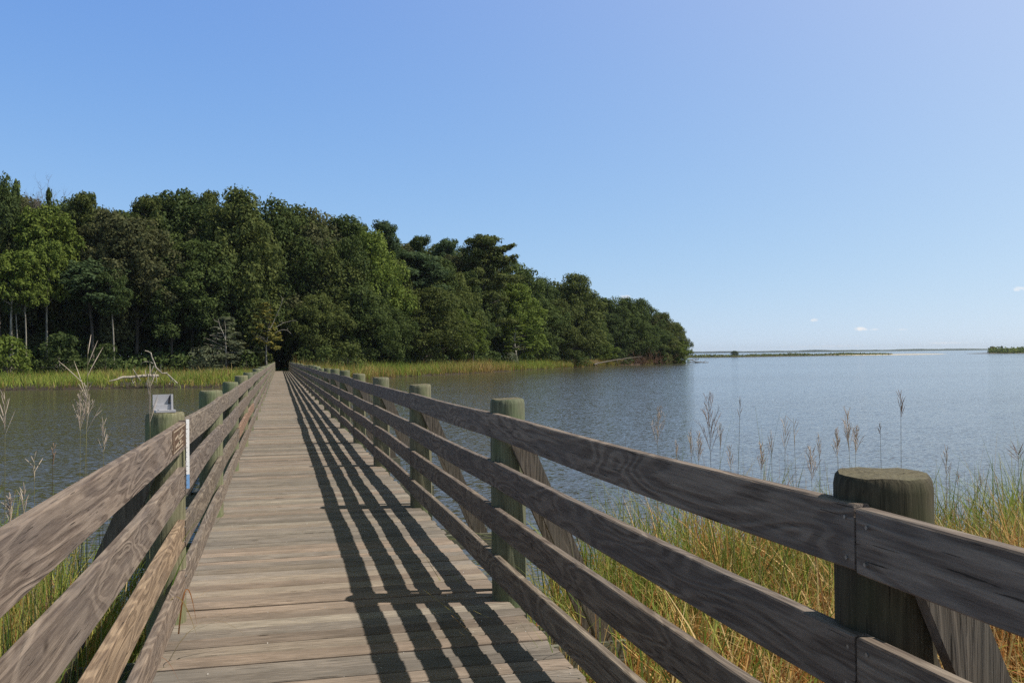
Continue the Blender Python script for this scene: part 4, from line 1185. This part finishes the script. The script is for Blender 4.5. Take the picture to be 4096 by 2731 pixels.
# dead twigs in the front oak of the cove
# fallen dead tree on the left marsh bank
Yf = 96.5
b = at_y(575, 1530, Yf); gz = WATER+.15
t = empty('fallen_tree', (b.x, Yf, gz)); tag(t, 'bleached fallen dead tree lying on the left marsh bank with one limb sticking up', 'fallen tree')
def fpx(x, y, dy=0): return at_y(350+x/4.704, 1350+y/4.704, Yf+dy)-Vector((b.x, Yf, gz))
m = MB(); m.tube([fpx(410, 818, -1.2), fpx(540, 790, -1), fpx(660, 745, -.6), fpx(800, 745, -.2), fpx(1000, 725, .2), fpx(1150, 715, .5), fpx(1330, 720, 1.0)], [.04, .07, .11, .12, .13, .14, .15], 7)
m.build('trunk', M_DEADWOOD, t)
m = MB()
for pts, r in (([(1690, 860), (1560, 740), (1480, 670), (1410, 670), (1290, 560), (1250, 480), (1210, 360), (1190, 290), (1130, 260), (1080, 245)], .12), ([(1245, 490), (1180, 460), (1100, 450), (1050, 465), (995, 505)], .06),
               ([(1250, 530), (1210, 630), (1160, 720), (1120, 830)], .08), ([(1000, 815), (940, 720), (850, 590)], .09), ([(700, 765), (705, 830), (740, 910)], .06), ([(830, 760), (855, 830), (860, 890)], .06), ([(870, 860), (900, 790), (940, 770)], .045),
               ([(1110, 700), (1095, 640), (1095, 590)], .06), ([(1220, 690), (1240, 760), (1230, 810), (1280, 850)], .08), ([(1270, 700), (1300, 770), (1290, 850)], .07), ([(1210, 680), (1260, 650), (1300, 720)], .08), ([(660, 740), (590, 735)], .05),
               ([(470, 820), (445, 870)], .035), ([(1570, 780), (1600, 830), (1660, 890)], .06), ([(1480, 670), (1510, 640)], .04), ([(1390, 640), (1380, 560), (1395, 500)], .035), ([(1100, 880), (1160, 830), (1200, 790)], .05), ([(1540, 880), (1570, 800)], .05)):
    q = [fpx(*p) for p in pts]; rs_ = random.Random(len(pts)+pts[0][0])
    for i, p in enumerate(q): p.y += rs_.uniform(-.5, .5)
    m = MB(); m.tube(q, [.72*r*(1-.55*i/(len(q)-1)) for i in range(len(q))], 6, cap=False); m.build('branch', M_DEADWOOD, t)
# fallen log at the point
Yl = 205
def lpx(x, y, Y=None):
    return at_y(2050+x/2.94, 1350+y/2.94, Yl if Y is None else Y)
b = lpx(985, 320); b0 = Vector((b.x, Yl, WATER))
t = empty('fallen_log', b0); tag(t, 'long pale fallen log slanting along the shore of the point', 'fallen log')
m = MB(); m.tube([lpx(960, 318)-b0, lpx(1010, 300, 206)-b0, lpx(1200, 265, 209)-b0, lpx(1380, 238, 212)-b0, lpx(1530, 222, 215)-b0], [.26, .15, .12, .09, .04], 7); m.build('trunk', M_LOG, t)
m = MB()
for a_, c_, r in (((1230, 262), (1245, 325), .09), ((1320, 250), (1385, 305), .09), ((1400, 240), (1450, 285), .08), ((1470, 230), (1520, 290), .07), ((960, 318), (940, 335), .2), ((1180, 270), (1215, 310), .06), ((1280, 255), (1300, 230), .05), ((965, 310), (1020, 338), .12)):
    m = MB(); m.tube([lpx(*a_, 208)-b0, lpx(*c_, 207)-b0], [r, r*.4], 5, cap=False); m.build('branch', M_BARK, t)
# eroded reddish bank under the trees of the point
m = MB(); rs = random.Random(12); bp = [(59, 192.5), (63, 199), (67, 206.5), (73.5, 214), (80.5, 220), (88.5, 227), (97.5, 236), (104.5, 243.5)]
vs = []; nb_ = 0
for i in range(len(bp)-1):
    for q in range(8):
        u = q/8; x = bp[i][0]*(1-u)+bp[i+1][0]*u; y = bp[i][1]*(1-u)+bp[i+1][1]*u
        e = min(1, (i*8+q)/9, ((len(bp)-1)*8-i*8-q)/9)
        for (dx, dy, z) in ((.9, -.8, -.4), (.35, -.3, .3+rs.uniform(-.1, .1)), (0, 0, (.95+rs.uniform(-.3, .3))*e), (-1.2, 1.1, (1.25+rs.uniform(-.3, .3))*e), (-3.5, 3.2, .2)):
            vs.append((x+dx+rs.uniform(-.15, .15), y+dy+rs.uniform(-.15, .15), WATER+z))
        nb_ += 1
m.add(vs, [(i*5+k, (i+1)*5+k, (i+1)*5+k+1, i*5+k+1) for i in range(nb_-1) for k in range(4)], .3, (1, 1, 1), True)
tag(m.build('eroded_bank', M_REDSOIL), kind='structure')
# rusty brush heap
b = lpx(1600, 320, 217); b0 = Vector((b.x, 217, WATER))
t = empty('brush_heap', b0); tag(t, 'rusty red heap of dead brush on the shore of the point', 'brush')
m = MB(); rs = random.Random(21)
for i in range(70):
    a = Vector((rs.uniform(-5.5, 5), rs.uniform(-.8, 1.2), rs.uniform(0, .6))); L = rs.uniform(1.2, 3.2); d_ = Vector((rs.uniform(-1, 1), rs.uniform(-.3, .3), rs.uniform(.2, 1))).normalized()
    branchy(m, rs, a, d_, L, .06, 1, .5, 0, 4, 3, 5)
m.build('branches', M_REDBRUSH, t)
# driftwood off the tip
b = at_z(2770, 1451, WATER); b0 = Vector((b.x, b.y, WATER))
t = empty('driftwood', b0); tag(t, 'tangle of grey driftwood standing in the water off the tip of the point', 'driftwood')
m = MB()
def wpx(x, y): return at_y(2050+x/2.94, 1350+y/2.94, b0.y)-b0
for pts, r in (([(2060, 265), (2100, 262), (2160, 285), (2240, 290), (2300, 296)], .16), ([(2070, 285), (2130, 290), (2200, 296)], .14), ([(2100, 262), (2150, 250), (2170, 240)], .10), ([(2150, 262), (2190, 255), (2180, 240)], .12), ([(2200, 290), (2215, 275)], .08), ([(2240, 292), (2275, 268)], .07), ([(2265, 292), (2310, 288)], .06), ([(2050, 296), (2110, 300)], .1)):
    q = [wpx(*p) for p in pts]
    m.tube(q, [r*(1-.5*i/(len(q)-1)) for i in range(len(q))], 5, cap=False)
m.build('branches', bark('grey_driftwood', (.12, .11, .10), (.30, .28, .26)), t)
# orange bare bank behind the right marsh
b = at_y(1468, 1462, 131)
m = MB(); rs = random.Random(2); n = 12; vs = [(0, 0, .95)]
for j, (rr, zz) in enumerate(((.5, .85), (.95, .45), (1.25, -.2))):
    for k in range(n):
        a = 2*math.pi*k/n; q = rr*rs.uniform(.85, 1.15); vs.append((q*math.cos(a)*1.1, q*math.sin(a), zz+rs.uniform(-.08, .08)))
fs = [(0, 1+k, 1+(k+1) % n) for k in range(n)]+[(1+j*n+k, 1+(j+1)*n+k, 1+(j+1)*n+(k+1) % n, 1+j*n+(k+1) % n) for j in range(2) for k in range(n)]
m.add(vs, fs, .4, (1, 1, 1), True)
o = m.build('clay_bank', M_CLAY, None, (b.x, 131, float(far_h(np.array([[b.x, 131]]))[0])+.1)); tag(o, kind='structure')

# ------------------------------------------------------------------ distance: spit, island, far shore
def strip_land(name, pts, wid, zmax, mat):
    """low land along the polyline pts"""
    m = MB(); n = len(pts); vs = []
    for i, p in enumerate(pts):
        t_ = Vector(pts[min(i+1, n-1)])-Vector(pts[max(i-1, 0)]); nx = Vector((-t_.y, t_.x)).normalized()
        e = math.sin(math.pi*(.03+.94*i/(n-1)))**.35
        for q, z in ((-1, -.5), (-.9, .02), (-.4, zmax*e), (.4, zmax*e), (1, -.5)):
            vs.append((p[0]+nx.x*wid*.5*q*e, p[1]+nx.y*wid*.5*q*e, WATER+z))
    fs = [(i*5+k, (i+1)*5+k, (i+1)*5+k+1, i*5+k+1) for i in range(n-1) for k in range(4)]
    m.add(vs, fs, .5, (1, 1, 1), True)
    o = m.build(name, mat); tag(o, kind='structure'); return o
def water_pt(px, py): v = at_z(px, py, WATER); return (v.x, v.y)
spit = [water_pt(x, y) for x, y in ((2560, 1431.5), (2753, 1430.5), (2950, 1428), (3150, 1424.5), (3332, 1422), (3450, 1420.5), (3560, 1419.2), (3660, 1417.8), (3750, 1416.6))]
strip_land('spit_ground', spit[:8], 36, .3, M_MUD); strip_land('spit_sand', spit[3:], 40, .5, M_SAND)
def tufts(name, label, pts, wid, n, hmin, hmax, size, seed, tints, taper=True):
    rng = np.random.default_rng(seed); u = rng.random(n)*(len(pts)-1); i = np.minimum(u.astype(int), len(pts)-2); f = u-i
    A = np.array(pts); P = A[i]*(1-f[:, None])+A[i+1]*f[:, None]; nv = P/np.linalg.norm(P, axis=1)[:, None]; P = P+nv*(rng.normal(0, 1, (n, 1))*wid*.25)+rng.normal(0, 1, (n, 2))
    e = np.sin(np.pi*np.clip(u/(len(pts)-1), .02, .98))**.3 if taper else 1
    hh = rng.uniform(hmin, hmax, n)*e*(1+.35*np.sin(P[:, 0]*.13)*np.sin(P[:, 0]*.041+1))
    z = WATER+.2+rng.random(n)*hh
    V, F = leaf_quads(rng, np.column_stack([P, z]), np.tile([.3, -.5, .5], (n, 1)), size, .8)
    tone = np.array([TINT[k] for k in tints])[rng.integers(0, len(tints), n)]*rng.uniform(.8, 1.3, (n, 1))
    me = np_mesh(name, V, F, rng.random(n), tone=tone)
    tag(link(name, me, M_SPITLEAF), label, 'marsh plants', kind='stuff')
M_SPITLEAF = leaf_mat('spit_leaves', False)
tufts('spit_marsh', 'low dark marsh growth along the sandy spit on the horizon', spit[:7], 26, 9000, .5, 1.6, .45, 31, ['md', 'ol', 'gr', 'gr'])
isl = [water_pt(x, y) for x, y in ((3935, 1413.5), (4000, 1413.4), (4100, 1412.6), (4250, 1411), (4500, 1408))]
strip_land('island_ground', isl, 60, .5, M_MUD)
tufts('island_scrub', 'low green scrub on the small island at the right edge', [water_pt(x, y) for x, y in ((3965, 1413.2), (4020, 1413.2), (4100, 1412.4), (4250, 1411), (4500, 1408))], 40, 9000, 1.2, 3.8, .7, 33, ['md', 'ol', 'dk', 'br'], False)
def far_plant(px, py_base, top, wpx, kind, tint, label):
    v = at_z(px, py_base, WATER); Y = v.y; zt = at_y(px, top, Y).z; h = zt-WATER; wid = wpx*Y/FPX
    hgt, pw, tr, cr = PROTO[kind][1]
    o = empty(NAMES[kind], (v.x, Y, WATER+.1)); s = wid/pw; o.scale = (s, s, h/hgt); tag(o, label, CATS[kind], 'lone bushes on the horizon')
    link('trunk', tr, None, o); c = link('crown', cr, None, o); c.color = (*TINT[tint], 1)
far_plant(2938, 1428, 1403, 40, 'full', 'md', 'lone round bush on the spit near the point')
far_plant(3970, 1412.6, 1385, 34, 'full', 'yl', 'yellowish round bush on the small island')
far_plant(4008, 1412.6, 1383, 16, 'high', 'md', 'little tree with narrow stem on the small island')
far_plant(4040, 1412.6, 1394, 50, 'full', 'md', 'low rounded bush right of the little island tree')
# far wooded shore several kilometres off
def far_shore():
    m = MB(); rs = random.Random(77); n = 160; vs = []
    for i in range(n+1):
        a = math.radians(6+52*i/n); R = 5200+500*math.sin(i*.06)
        h = 8+1.0*math.sin(i*.35)+.8*math.sin(i*.83+1)+rs.uniform(-.6, .6)
        if i < 2 or i > n-2: h = 2
        for dr, z in ((0, -1), (8, h*.7), (40, h), (400, h), (420, -1)):
            vs.append(((R+dr)*math.sin(a), (R+dr)*math.cos(a), WATER+z))
    fs = [(i*5+k, i*5+k+1, (i+1)*5+k+1, (i+1)*5+k) for i in range(n) for k in range(4)]
    m.add(vs, [f[::-1] for f in fs], .5, (1, 1, 1))
    o = m.build('far_shore', soil('far_woods', (.03, .05, .03), (.05, .07, .04), .02)); tag(o, kind='structure')
far_shore()

# ------------------------------------------------------------------ thin air between here and the far shore
m = MB(); m.box((-2500, -60, -4.5), (6500, 7000, 42))
t = NT('haze_air'); pv = t.n('ShaderNodeVolumePrincipled')
pv.inputs['Color'].default_value = (.80, .88, 1.0, 1); pv.inputs['Density'].default_value = 0.00006; pv.inputs['Anisotropy'].default_value = .2
t.l(pv.outputs[0], t.out.inputs['Volume'])
tag(m.build('haze', t.m), kind='stuff')
